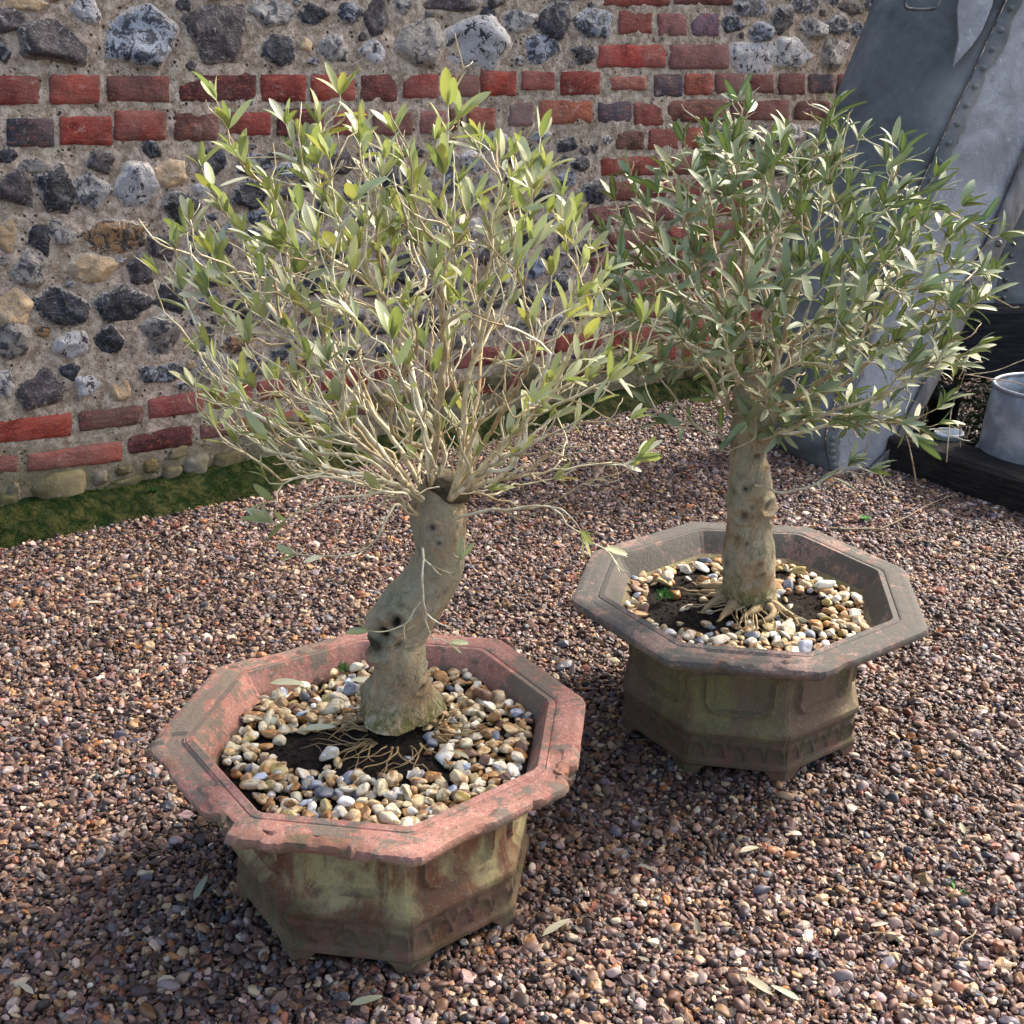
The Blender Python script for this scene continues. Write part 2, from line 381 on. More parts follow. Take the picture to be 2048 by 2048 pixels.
M = dict(mortar=m_mortar(), brick=m_brick(), flint=m_flint(), footing=m_stonebase(), gravel=m_pebble('gravel_pebble', True),
         mulch=m_pebble('flint_pebble', False), ground=m_ground(), soil=m_soil(),
         pot1=m_terracotta('pink_terracotta', srgb(168, 122, 108), srgb(104, 100, 88), srgb(172, 158, 112), .12, srgb(116, 74, 54)),
         pot2=m_terracotta('lichened_terracotta', srgb(132, 110, 100), srgb(84, 86, 80), srgb(126, 118, 74), .19, srgb(116, 94, 74)),
         bark=m_bark(), twig=m_twig(), leaf=m_leaf('olive_leaf', .46, .36), leaf2=m_leaf('glossy_olive_leaf', .58, .08),
         moss=m_simple('moss', srgb(20, 34, 9), srgb(58, 58, 30), 26, .95, 1.0, .02, spec=.1),
         mossf=m_simple('moss_fuzz', srgb(22, 46, 9), srgb(70, 98, 24), 16, .95, .2, .002, spec=.1),
         weed=m_simple('weed_leaf', srgb(52, 104, 40), srgb(88, 140, 62), 30, .5, .2, .002),
         leather=m_leather(), board=m_board(), stud=m_simple('dull_iron', srgb(70, 68, 66), srgb(118, 114, 110), 60, .5, .3, .002, .6),
         batten=m_simple('grey_batten_wood', srgb(92, 88, 86), srgb(132, 128, 124), 14, .8, .5, .005, 0, (1, 1, .3)),
         sleeper=m_wood('dark_old_timber', srgb(26, 23, 22), srgb(60, 50, 42)), beam=m_wood('black_tarred_timber', srgb(22, 23, 27), srgb(52, 52, 56)),
         zinc=m_simple('galvanised_steel', srgb(128, 132, 136), srgb(164, 168, 172), 12, .5, .15, .003, .35),
         blackp=m_simple('black_plastic', srgb(22, 24, 26), srgb(34, 36, 40), 20, .45, .1, .002),
         white=m_simple('white_plastic', srgb(196, 198, 198), srgb(222, 222, 218), 40, .5, .2, .002),
         ivy=m_simple('ivy_leaf', srgb(16, 34, 14), srgb(40, 62, 24), 30, .4, .2, .002),
         dry=m_simple('dry_stem', srgb(128, 112, 88), srgb(178, 160, 130), 60, .85, .3, .002),
         cut=m_simple('cut_wood', srgb(58, 50, 38), srgb(104, 92, 68), 60, .9, .8, .006),
         dleaf=m_simple('fallen_leaf', srgb(104, 108, 84), srgb(150, 146, 118), 60, .6, .2, .002))

# ------------------------------------------------------------------ the ground
def ground_h(x, y):
    return .006 * fbm(np.asarray(x) * 2.2, np.asarray(y) * 2.2, 3.3, 3)
def build_ground():
    xs = np.concatenate([[-30, -8], np.linspace(-3, 4, 141), [9, 30]]); ys = np.concatenate([[-30, -5], np.linspace(.2, 6.5, 127), [12, 30]])
    X, Y = np.meshgrid(xs, ys, indexing='ij'); Z = ground_h(X, Y) - .006
    o = mesh('gravel_ground', np.stack([X, Y, Z], -1), gridF(len(xs), len(ys)), M['ground']); tag(o, kind='structure')
build_ground()

P1 = dict(c=(-.2137, 1.6476), Rr=.36, zr=.3049, Rb=.245, rot=-2.894)
P2 = dict(c=(.4784, 2.1577), Rr=.36, zr=.3105, Rb=.245, rot=-2.9444)

def gravel_palette(n):
    pal = [((98, 74, 66), 20), ((78, 60, 56), 18), ((122, 96, 84), 16), ((60, 49, 48), 12), ((144, 118, 102), 9), ((110, 80, 56), 10),
           ((156, 124, 88), 6), ((186, 160, 132), 6), ((200, 182, 160), 3), ((172, 152, 150), 5), ((140, 88, 68), 4), ((220, 206, 186), 1.4),
           ((166, 112, 66), 1.6), ((96, 96, 104), 4), ((128, 118, 118), 6)]
    c = np.array([srgb(*p[0])[:3] for p in pal]); wts = np.array([p[1] for p in pal], float); wts /= wts.sum()
    k = RS.choice(len(pal), n, p=wts); out = c[k] * .74 * np.array([1.06, .98, .90]) * RS.uniform(.75, 1.25, (n, 1)) * RS.uniform(.93, 1.07, (n, 3)); return out
def build_gravel():
    pts = []; SA = G(1740, 928); SB = G(2048, 1036)
    for sp, z0, keep in ((.0090, -.001, 1.0), (.0125, .004, .85), (.030, .007, .5)):
        xs = np.arange(-2.4, 3.2, sp); ys = np.arange(.85, 5.2, sp * .93)
        X, Y = np.meshgrid(xs, ys, indexing='ij'); X = X.ravel() + RS.uniform(-.5, .5, X.size) * sp; Y = Y.ravel() + RS.uniform(-.5, .5, Y.size) * sp
        px, py = PX(np.stack([X, Y, X * 0], -1)); wd = (X - W0.x) * WN.x + (Y - W0.y) * WN.y
        ok = (px > -260) & (px < 2310) & (py < 2330) & (wd > .0) & (RS.rand(X.size) < keep)
        for p in (P1, P2): ok &= np.hypot(X - p['c'][0], Y - p['c'][1]) > .205
        X, Y, wd = X[ok], Y[ok], wd[ok]
        beh = ((SB.x - SA.x) * (Y - SA.y) - (SB.y - SA.y) * (X - SA.x)) > .03
        ok = ~(beh & (X > SA.x + .1))
        X, Y, wd = X[ok], Y[ok], wd[ok]
        uu = (X - W0.x) * WT.x + (Y - W0.y) * WT.y
        ok = (wd + RS.normal(0, .006, len(X))) > (.105 + .04 * fbm(X * 5, Y * 5, 1.0, 3) + .02 * fbm(X * 17, Y * 17, 1.0, 2)) * (1 - .6 * np.clip((uu - wuv0(560, 930)[0]) / .25, 0, 1)) * (RS.rand(len(X)) > .02)
        X, Y = X[ok], Y[ok]
        Z = ground_h(X, Y) + z0 + RS.uniform(0, .004, len(X)); s = RS.lognormal(math.log(.0048), .34, len(X)) * (1.0 if z0 < .006 else 1.35)
        pts.append(np.stack([X, Y, Z, s], -1))
    P = np.concatenate(pts); n = len(P); print('gravel', n)
    me = bpy.data.meshes.new('gravel'); me.vertices.add(n); me.vertices.foreach_set('co', P[:, :3].astype(np.float32).ravel())
    s = np.clip(P[:, 3:4], .0026, .0118)
    scl = s * np.stack([RS.uniform(.95, 1.55, n), RS.uniform(.75, 1.1, n), RS.uniform(.5, .85, n)], 1)
    rot = np.stack([RS.normal(0, .42, n), RS.normal(0, .42, n), RS.uniform(0, 6.28, n)], 1)
    c = gravel_palette(n) * (.92 + .30 * fbm(P[:, 0] * 1.6, P[:, 1] * 1.6, 5, 3) + .18 * fbm(P[:, 0] * 9, P[:, 1] * 9, 2, 2))[:, None]; c4 = np.concatenate([c, np.ones((n, 1))], 1)
    for k, t, arr, f in (('scl', 'FLOAT_VECTOR', scl, 'vector'), ('rot', 'FLOAT_VECTOR', rot, 'vector'), ('col', 'FLOAT_COLOR', c4, 'color')):
        a = me.attributes.new(k, t, 'POINT'); a.data.foreach_set(f, arr.astype(np.float32).ravel())
    a = me.attributes.new('idx', 'INT', 'POINT'); a.data.foreach_set('value', RS.randint(0, 14, n).astype(np.int32))
    me.materials.append(M['gravel'])
    o = bpy.data.objects.new('gravel', me); col.objects.link(o); tag(o, 'brown and mauve pea gravel covering the yard', 'gravel', kind='stuff')
    ng = bpy.data.node_groups.new('gravel_nodes', 'GeometryNodeTree')
    ng.interface.new_socket('Geometry', in_out='INPUT', socket_type='NodeSocketGeometry'); ng.interface.new_socket('Geometry', in_out='OUTPUT', socket_type='NodeSocketGeometry')
    N = ng.nodes.new; L = ng.links.new
    gi = N('NodeGroupInput'); go = N('NodeGroupOutput'); g2i = N('GeometryNodeGeometryToInstance')
    for k in range(14):
        ang = k >= 8
        ico = N('GeometryNodeMeshIcoSphere'); ico.inputs['Radius'].default_value = 1; ico.inputs['Subdivisions'].default_value = 2 if ang else 3
        pos = N('GeometryNodeInputPosition'); nz = N('ShaderNodeTexNoise'); nz.noise_dimensions = '4D'
        nz.inputs['W'].default_value = k * 9.7; nz.inputs['Scale'].default_value = .95 if ang else .6; nz.inputs['Detail'].default_value = 1
        L(pos.outputs[0], nz.inputs['Vector'])
        sb = N('ShaderNodeVectorMath'); sb.operation = 'SUBTRACT'; L(nz.outputs['Color'], sb.inputs[0]); sb.inputs[1].default_value = (.5, .5, .5)
        ml = N('ShaderNodeVectorMath'); ml.operation = 'SCALE'; L(sb.outputs[0], ml.inputs[0]); ml.inputs['Scale'].default_value = 2.2 if ang else 1.5
        sp = N('GeometryNodeSetPosition'); L(ico.outputs[0], sp.inputs['Geometry']); L(ml.outputs[0], sp.inputs['Offset'])
        sh = N('GeometryNodeSetShadeSmooth'); sh.inputs['Shade Smooth'].default_value = not ang; L(sp.outputs[0], sh.inputs[0])
        sm = N('GeometryNodeSetMaterial'); sm.inputs['Material'].default_value = M['gravel']; L(sh.outputs[0], sm.inputs[0]); L(sm.outputs[0], g2i.inputs[0])
    ip = N('GeometryNodeInstanceOnPoints'); L(gi.outputs[0], ip.inputs['Points']); L(g2i.outputs[0], ip.inputs['Instance']); ip.inputs['Pick Instance'].default_value = True
    def na(name, t):
        a = N('GeometryNodeInputNamedAttribute'); a.data_type = t; a.inputs['Name'].default_value = name
        return [s for s in a.outputs if s.enabled and s.name == 'Attribute'][0]
    L(na('idx', 'INT'), ip.inputs['Instance Index']); L(na('rot', 'FLOAT_VECTOR'), ip.inputs['Rotation']); L(na('scl', 'FLOAT_VECTOR'), ip.inputs['Scale'])
    L(ip.outputs[0], go.inputs[0])
    md = o.modifiers.new('pebbles', 'NODES'); md.node_group = ng
build_gravel()

# ------------------------------------------------------------------ the flint and brick wall
wall = empty('flint_wall', W0, 'old wall of dark flints in pale mortar with red brick courses and a red brick pier', 'wall')
BR = dict(r=(128, 62, 54), R=(140, 58, 48), d=(100, 55, 50), m=(86, 50, 49), o=(136, 76, 60), p=(122, 84, 80), g=(60, 64, 74), G=(104, 92, 98), b=(76, 52, 46), D=(104, 68, 62))
bricks = []   # (px corners TL TR BR BL, colour)
def br(x0, x1, y0, y1, c, y0b=None, y1b=None):
    y0b = y0 if y0b is None else y0b; y1b = y1 if y1b is None else y1b
    q = [wuv0(x0, y0), wuv0(x1, y0b), wuv0(x1, y1b), wuv0(x0, y1)]; bricks.append((q, c))
for x0, x1, y0, y1, c in [(-20,79,150,211,'r'),(98,201,147,210,'R'),(212,340,150,207,'d'),(357,514,147,207,'m'),(522,612,148,205,'r'),(622,711,146,205,'R'),
    (721,795,147,205,'d'),(806,878,147,198,'r'),(893,958,150,195,'D'),(962,1033,139,194,'R'),(1043,1110,141,181,'r'),(1121,1202,141,192,'r'),(1217,1293,152,181,'o'),
    (1307,1366,147,196,'g'),(1369,1426,146,191,'o'),(1431,1490,146,190,'D'),(1496,1548,147,188,'d'),(1557,1610,146,191,'m'),(1616,1669,147,188,'g'),(1674,1730,147,188,'d'),(1738,1800,147,186,'r'),
    (13,109,234,297,'g'),(118,225,230,292,'R'),(228,333,220,283,'r'),(348,440,224,284,'D'),(450,543,223,272,'r'),(555,652,216,273,'m'),(663,737,221,272,'r'),(745,826,224,272,'D'),
    (838,892,218,270,'p'),(898,926,216,264,'D'),(933,990,214,261,'r'),(1016,1068,203,254,'G'),(1079,1186,199,250,'o'),(1195,1264,201,250,'g'),(1266,1329,203,254,'r'),(1333,1454,199,245,'D'),
    (1460,1579,199,242,'D'),(1588,1660,200,242,'m'),(1668,1760,200,242,'d'),
    (1203,1341,-34,14,'r'),(1347,1468,-34,12,'m'),(1237,1305,20,71,'r'),(1315,1375,25,75,'p'),(1381,1439,25,75,'G'),(1195,1333,87,137,'R'),(1339,1459,87,140,'p'),
    (1231,1288,261,301,'b'),(1296,1358,255,301,'r'),(1364,1424,254,301,'o'),(1197,1319,312,353,'r'),(1325,1432,311,353,'d')]:
    br(x0, x1, y0, y1, c)
# pier below, toothed into the flint
y = 364
row = 0
while y < 742:
    g = 51.5 - (y - 364) * .006; xl = (1222, 1188, 1215, 1175, 1235, 1190)[row % 6] - (12 if row % 3 == 1 else 0); x = xl
    k = 0
    while x < 1425:
        wdt = (118 if (row + k) % 2 == 0 else 60) * random.uniform(.92, 1.05); dr = -(y - 135) / 3400
        br(x, x + wdt, y, y + g - 11, random.choice('rdmdDrr'), y + dr * wdt, y + g - 11 + dr * wdt); x += wdt + 8
        y += dr * (wdt + 8); k += 1
    y -= dr * (x - xl); y += g; row += 1
br(-30,144,843,890,'R',823,874); br(158,287,823,866,'b',808,848); br(295,408,797,841,'r',780,824); br(420,505,778,822,'r',764,806)
br(-30,38,914,952,'d',906,945); br(53,245,908,946,'o',879,925); br(251,388,872,911,'m',845,893); br(399,471,848,882,'m',834,872)
def rowline(y0, x0, x): return 135 + (y0 - 135) * (4630 - x) / (4630 - x0)
for (yy, x00, start) in ((797, 295, 515), (848, 399, 480)):
    x = start
    while x < 1170:
        wdt = random.choice([112, 60, 104]) * random.uniform(.92, 1.05) * (1 - x / 6500)
        h = 43 * (1 - (x - 300) / 5200)
        br(x, x + wdt, rowline(yy, x00, x), rowline(yy, x00, x) + h, random.choice('rmdrDd'), rowline(yy, x00, x + wdt), rowline(yy, x00, x + wdt) + h); x += wdt + 10
# courses continued out of the frame on the left and above, by wall coordinates
def brw(u0, u1, v0, v1, c): bricks.append(([(u0, v1), (u1, v1), (u1, v0), (u0, v0)], c))
ul, vA1 = wuv0(-20, 150); _, vA0 = wuv0(-20, 211); _, vB1 = wuv0(-10, 228); _, vB0 = wuv0(-10, 292); _, vC1 = wuv0(-30, 843); _, vC0 = wuv0(-30, 890)
for v0, v1 in ((vA0, vA1), (vB0, vB1), (vC0, vC1)):
    u = ul - .04 - random.uniform(0, .1)
    while u > -1.3:
        wd_ = random.choice([.11, .21, .15]); brw(u - wd_, u, v0, v1, random.choice('rRdmr')); u -= wd_ + .018
bmb = MB()
for q, c in bricks:
    nu_, nv_ = 22, 10; qc = np.mean([np.array(a) for a in q], 0); TL, TR, BRr, BL = [qc + (np.array(a) - qc) * np.array([1.07, 1.13]) for a in q]; seed = random.uniform(0, 50)
    s, t = np.meshgrid(np.linspace(0, 1, nu_), np.linspace(0, 1, nv_), indexing='ij')
    P = (TL[None, None] * ((1 - s) * (1 - t))[..., None] + TR * (s * (1 - t))[..., None] + BRr * (s * t)[..., None] + BL * ((1 - s) * t)[..., None])
    edge = np.minimum(np.minimum(s, 1 - s) * 4, np.minimum(t, 1 - t) * 2)      # 0 at edges
    cc = (TL + BRr) / 2; corner = (np.abs(s - .5) * 2) ** 6 * (np.abs(t - .5) * 2) ** 6
    P = P + (cc - P) * (corner * random.uniform(.05, .20))[..., None]
    ex = fbm(P[..., 0] * 40 + seed, P[..., 1] * 40, seed, 3) * .0045 * (1 - np.clip(edge * 2, 0, 1)); P[..., 0] += ex; P[..., 1] += fbm(P[..., 0] * 45, P[..., 1] * 45 + seed, seed + 9, 3) * .0065 * (1 - np.clip(edge * 2, 0, 1))
    n = .009 * (1 - (1 - np.clip(edge * 1.0, 0, 1)) ** 2.5) - .003 + fbm(P[..., 0] * 30, P[..., 1] * 45, seed, 4) * .0035 + random.uniform(-.001, .002)
    n = np.where(edge < 1e-4, -.014, n)
    X = np.array(W0)[None, None] + P[..., 0:1] * np.array(WT) + n[..., None] * np.array(WN) + P[..., 1:2] * np.array([0, 0, 1])
    cl = np.array(srgb(*BR[c])[:3]) * random.uniform(.85, 1.15) * np.array([1, random.uniform(.9, 1.1), random.uniform(.9, 1.1)])
    bmb.add(X, gridF(nu_, nv_)[:, ::-1], col=cl)
bmb.build('brickwork', M['brick'], wall)

FC = dict(K=((14, 17, 26), (40, 44, 56)), k=((15, 17, 26), (150, 150, 152)), B=((52, 45, 49), (84, 76, 78)), G=((34, 38, 48), (122, 126, 134)), W=((150, 147, 142), (64, 66, 74)),
          T=((178, 152, 116), (140, 124, 104)), t=((60, 50, 44), (150, 116, 76)), w=((36, 44, 58), (128, 136, 148)), g=((128, 122, 114), (52, 52, 58)))
FL = [(120,78,141,98,'B'),(283,70,150,130,'w'),(438,62,123,120,'B'),(18,40,78,60,'B'),(170,22,54,60,'k'),(47,8,90,30,'T'),(2,98,40,50,'G'),(366,6,32,36,'K'),(545,25,84,62,'W'),(628,27,56,46,'K'),
 (554,101,74,56,'K'),(612,87,30,32,'T'),(667,101,68,60,'W'),(755,32,54,86,'B'),(700,25,50,46,'G'),(806,8,38,40,'W'),(748,105,54,50,'k'),(838,82,92,98,'g'),(950,85,148,96,'k'),(904,6,104,36,'B'),
 (1038,40,68,50,'W'),(1110,43,76,82,'K'),(1190,50,78,60,'w'),(1087,100,86,62,'w'),(1168,108,44,44,'K'),(1464,50,42,44,'G'),(1563,40,42,68,'K'),(1519,66,50,40,'w'),(1507,114,92,70,'k'),(1588,108,76,68,'k'),
 (1625,56,64,42,'W'),(1678,53,58,50,'G'),(1712,60,30,32,'w'),(1666,104,52,62,'g'),(1613,6,60,36,'G'),(1501,14,64,36,'G'),(1703,14,54,32,'B'),
 (1439,270,36,40,'K'),(1510,273,24,36,'K'),(1579,270,58,38,'W'),(1625,267,32,32,'W'),(1135,290,48,36,'K'),(1190,297,24,18,'K'),(1215,281,24,20,'W'),
 (304,300,44,34,'G'),(200,326,62,44,'B'),(14,312,44,36,'K'),(73,333,70,34,'g'),(345,348,62,58,'T'),(33,377,74,84,'B'),(112,383,78,96,'K'),(184,385,80,70,'W'),(278,377,88,90,'k'),(365,415,76,66,'K'),(503,390,76,58,'K'),
 (14,470,50,74,'T'),(80,475,50,68,'K'),(128,467,72,62,'W'),(236,468,122,64,'t'),(65,543,72,76,'g'),(182,537,98,66,'T'),(280,545,56,70,'B'),(22,616,84,84,'T'),(127,617,100,82,'K'),(247,613,128,66,'K'),(344,595,82,62,'K'),(632,560,88,78,'K'),
 (218,680,70,62,'K'),(145,692,78,50,'k'),(25,680,78,84,'g'),(328,670,84,80,'g'),(75,776,94,78,'B'),(177,770,58,50,'k'),(239,776,46,50,'T'),(318,747,110,42,'G'),(428,735,76,52,'g'),(416,665,36,36,'K'),(8,765,44,66,'W'),
 (790,366,88,100,'K'),(1190,385,46,48,'K'),(1085,395,50,26,'K'),(1056,475,42,48,'K'),(1176,495,70,40,'K'),(995,280,46,36,'k'),(600,335,92,44,'w'),(987,598,68,52,'K'),(1168,590,34,34,'K'),(1113,652,60,46,'G'),(1012,545,42,46,'W'),(1120,565,54,44,'G'),(1070,535,50,44,'w'),
 (700,460,70,60,'K'),(880,470,60,50,'g'),(940,400,56,44,'W'),(520,480,60,50,'G'),(440,500,56,50,'K'),(560,620,64,50,'g'),(700,640,60,54,'G'),(480,620,60,50,'K'),(860,640,60,50,'K'),(690,330,64,46,'B'),(890,320,56,40,'g')]
flist = []
occ = []   # u,v,ru,rv
for q, c in bricks:
    us = [a[0] for a in q]; vs = [a[1] for a in q]; occ.append(((min(us) + max(us)) / 2, (min(vs) + max(vs)) / 2, (max(us) - min(us)) / 2, (max(vs) - min(vs)) / 2, 1))
for cx, cy, fw, fh, k in FL:
    u0, v0 = wuv0(cx, cy); u1, _ = wuv0(cx + fw / 2, cy); _, v1 = wuv0(cx, cy - fh / 2)
    u1 = u0 + (u1 - u0) * 1.14; v1 = v0 + (v1 - v0) * 1.14; flist.append((u0, v0, (u1 - u0), (v1 - v0), k)); occ.append((u0, v0, (u1 - u0), (v1 - v0), 0))
OC = [list(o) for o in occ]
def free(u, v, ru, rv):
    for (a, b, c, d, isb) in OC:
        if isb:
            if abs(u - a) < c + ru * .95 + .002 and abs(v - b) < d + rv * .95 + .003: return False
        else:
            if ((u - a) / (c + ru)) ** 2 + ((v - b) / (d + rv)) ** 2 < .74: return False
    return True
for size in (.055, .048, .042, .036, .03, .024, .019):
    for _ in range(int(2200 if size > .03 else (1500 if size > .02 else 700))):
        u = random.uniform(-1.1, 4.9); v = random.uniform(.17, 2.25)
        ru = size * random.uniform(.8, 1.25); rv = size * random.uniform(.55, .85)
        if free(u, v, ru, rv):
            flist.append((u, v, ru, rv, random.choice('KKKBGGWTtkkwggB' if size > .025 else 'KGWgTgBK'))); OC.append([u, v, ru, rv, 0])
print('flints', len(flist))
fm = MB()
for (u0, v0, ru, rv, k) in flist:
    nr, na = (13, 40) if ru > .025 else (6, 16); seed = random.uniform(0, 60)
    th = np.linspace(0, 2 * np.pi, na, endpoint=False)
    nc = random.randint(5, 8); ca = np.sort(np.linspace(0, 2 * np.pi, nc, endpoint=False) + np.array([random.uniform(-.35, .35) for _ in range(nc)])); crr = np.array([random.uniform(.82, 1.32) for _ in range(nc)])
    pxy = np.stack([crr * np.cos(ca), crr * np.sin(ca)], 1); out = np.zeros(na)
    for q_ in range(nc):
        A_, B_ = pxy[q_], pxy[(q_ + 1) % nc]; E_ = B_ - A_
        det = np.cos(th) * E_[1] - np.sin(th) * E_[0]; det = np.where(abs(det) < 1e-9, 1e-9, det)
        t_ = (A_[0] * E_[1] - A_[1] * E_[0]) / det; s_ = (A_[0] * np.sin(th) - A_[1] * np.cos(th)) / det
        ok_ = (t_ > 0) & (s_ >= -1e-6) & (s_ <= 1 + 1e-6); out = np.where(ok_, t_, out)
    out = np.where(out < .3, .95, out)
    out = out * (1 + .10 * fbm(np.cos(th) * 2.2 + seed, np.sin(th) * 2.2, seed, 3)) + .05 * fbm(np.cos(th) * 7 + seed, np.sin(th) * 7, seed, 2)
    rho = np.linspace(0, 1, nr) ** .8
    RR, TT = np.meshgrid(rho, th, indexing='ij'); O = out[None, :]
    U = u0 + ru * RR * O * np.cos(TT); V_ = v0 + rv * RR * O * np.sin(TT)
    size = min(ru, rv); prot = min(.020, size * random.uniform(.2, .42))
    lump = fbm(U / size * .8 + seed, V_ / size * .8, seed, 3)
    ridge = np.abs(fbm(U / size * 1.1 + seed + 5, V_ / size * 1.1, seed + 7, 2))
    tu, tv = random.uniform(-.25, .25), random.uniform(-.25, .25)
    fac = 9.0
    for q_ in range(4):
        fa = random.uniform(0, 6.28); fac = np.minimum(fac, random.uniform(.15, .8) + random.uniform(.2, .9) * (RR * np.cos(TT - fa)) + .12 * fbm(RR * np.cos(TT) * 2 + seed, RR * np.sin(TT) * 2, q_ * 3.0, 2))
    n = prot * (1 - RR ** 5) * (.75 + .5 * np.clip(fac, -.6, .8)) + size * .12 * lump * (1 - RR ** 4) - size * .22 * ridge * (1 - RR ** 4) + (tu * (U - u0) + tv * (V_ - v0)) * (1 - RR ** 3)
    n = n - .012 * RR ** 8 + .002
    X = np.array(W0)[None, None] + U[..., None] * np.array(WT) + n[..., None] * np.array(WN) + V_[..., None] * np.array([0, 0, 1])
    c1, c2 = FC[k]; j = random.uniform(.8, 1.2)
    c1 = np.array(srgb(*c1)[:3]) * j; c2 = np.array(srgb(*c2)[:3]) * j
    rimv = {'K': .6, 'k': 1.0, 'B': .3, 'G': .5, 'W': .6, 'T': .5, 't': .7, 'w': .7, 'g': .5}[k]
    i, jj = np.meshgrid(np.arange(nr - 1), np.arange(na), indexing='ij'); j2 = (jj + 1) % na
    F = np.stack([i * na + jj, (i + 1) * na + jj, (i + 1) * na + j2, i * na + j2], -1).reshape(-1, 4)
    F = F[na:]; Ff = F.tolist() + [[0 * na + na + q_ for q_ in range(na)]]
    fm.add(X, Ff, col=c1, cob=c2, rim=np.full(nr * na, rimv), edge=RR.ravel())
fm.build('flintwork', M['flint'], wall)
# mortar face: fine relief, rising round the stones
nu_, nv_ = 760, 300
us = np.linspace(-1.3, 5.0, nu_); vs = np.linspace(-.1, 2.3, nv_)
U, V_ = np.meshgrid(us, vs, indexing='ij')
n = .008 * fbm(U * 7, V_ * 7, 2, 4) + .005 * fbm(U * 28, V_ * 34, 5, 4) - .001
for q, c in bricks:
    pass
X = np.array(W0)[None, None] + U[..., None] * np.array(WT) + n[..., None] * np.array(WN) + V_[..., None] * np.array([0, 0, 1])
back = np.array(W0)[None, None] + U[..., None] * np.array(WT) - .35 * np.array(WN) + V_[..., None] * np.array([0, 0, 1])
bV = back[[0, -1, -1, 0], [0, 0, -1, -1]]; nV = nu_ * nv_
Ff = gridF(nu_, nv_)[:, ::-1].tolist(); c00, c10, c11, c01 = 0, (nu_ - 1) * nv_, nu_ * nv_ - 1, nv_ - 1
top = [i * nv_ + nv_ - 1 for i in range(nu_)]; lft = list(range(nv_)); rgt = [(nu_ - 1) * nv_ + j for j in range(nv_)]
Ff += [top + [nV + 2, nV + 3], lft[::-1] + [nV, nV + 3][::-1][::-1], rgt + [nV + 2, nV + 1], [nV, nV + 1, nV + 2, nV + 3]]
mesh('mortar', np.concatenate([X.reshape(-1, 3), bV]), Ff, M['mortar'], wall)
# footing stones at the base
ft = MB()
def stone(cx, cy, fw, fh, c, prot=.03, seed=None):
    u0, v0 = wuv0(cx, cy); u1, _ = wuv0(cx + fw / 2, cy); _, v1 = wuv0(cx, cy - fh / 2); stone_uv(u0, v0, u1 - u0, v1 - v0, c, prot)
def stone_uv(u0, v0, ru, rv, c, prot=.03):
    seed = random.uniform(0, 60); nr, na = 10, 30; th = np.linspace(0, 2 * np.pi, na, endpoint=False)
    sq = 1 / np.maximum(np.abs(np.cos(th + .2)), np.abs(np.sin(th - .15))) ** .6
    out = sq * (1 + .30 * fbm(np.cos(th) * 2 + seed, np.sin(th) * 2, seed, 2)); rho = np.linspace(0, 1, nr) ** .7
    RR, TT = np.meshgrid(rho, th, indexing='ij'); O = out[None]
    U = u0 + ru * .9 * RR * O * np.cos(TT); V_ = v0 + rv * .9 * RR * O * np.sin(TT)
    n = prot * .55 * (1 - RR ** 5) + .014 * fbm(U * 12 + seed, V_ * 12, seed, 3) * (1 - RR ** 3) - .010 * RR ** 8
    X = np.array(W0)[None, None] + U[..., None] * np.array(WT) + n[..., None] * np.array(WN) + V_[..., None] * np.array([0, 0, 1])
    i, jj = np.meshgrid(np.arange(nr - 1), np.arange(na), indexing='ij'); j2 = (jj + 1) % na
    F = np.stack([i * na + jj, (i + 1) * na + jj, (i + 1) * na + j2, i * na + j2], -1).reshape(-1, 4)[na:].tolist() + [[na + q_ for q_ in range(na)]]
    ft.add(X, F, col=np.array(srgb(*c)[:3]) * np.array([.80, .74, .66]) * random.uniform(.75, 1.05))
stone(122, 976, 128, 84, (132, 126, 100), .04); stone(30, 985, 30, 44, (150, 144, 132), .02); stone(14, 1004, 56, 40, (112, 110, 82), .03)
stone(345, 947, 46, 36, (138, 130, 110), .03); stone(392, 935, 58, 56, (140, 138, 130), .035); stone(302, 932, 34, 34, (124, 112, 78), .025)
stone(455, 922, 70, 44, (112, 106, 80), .03); stone(250, 968, 96, 34, (104, 102, 76), .03); stone(200, 955, 36, 36, (150, 144, 132), .02)
stone(355, 905, 40, 28, (128, 122, 98), .02); stone(248, 940, 40, 24, (116, 110, 84), .02)
x = 505
while x < 1300:
    wdt = random.uniform(46, 96); yb = 1072 - .205 * x - 118; stone(x + wdt / 2, yb + random.uniform(-6, 8) - (x - 500) * -.02, wdt, random.uniform(34, 52), random.choice([(116, 110, 84), (132, 124, 102), (98, 96, 72)]), .03); x += wdt + 4
u = wuv0(1320, 700)[0]
while u < 4.8: wdt = random.uniform(.05, .1); stone_uv(u + wdt, .12, wdt, .05, (112, 108, 86), .03); u += 2 * wdt + .01
ft.build('footing', M['footing'], wall)

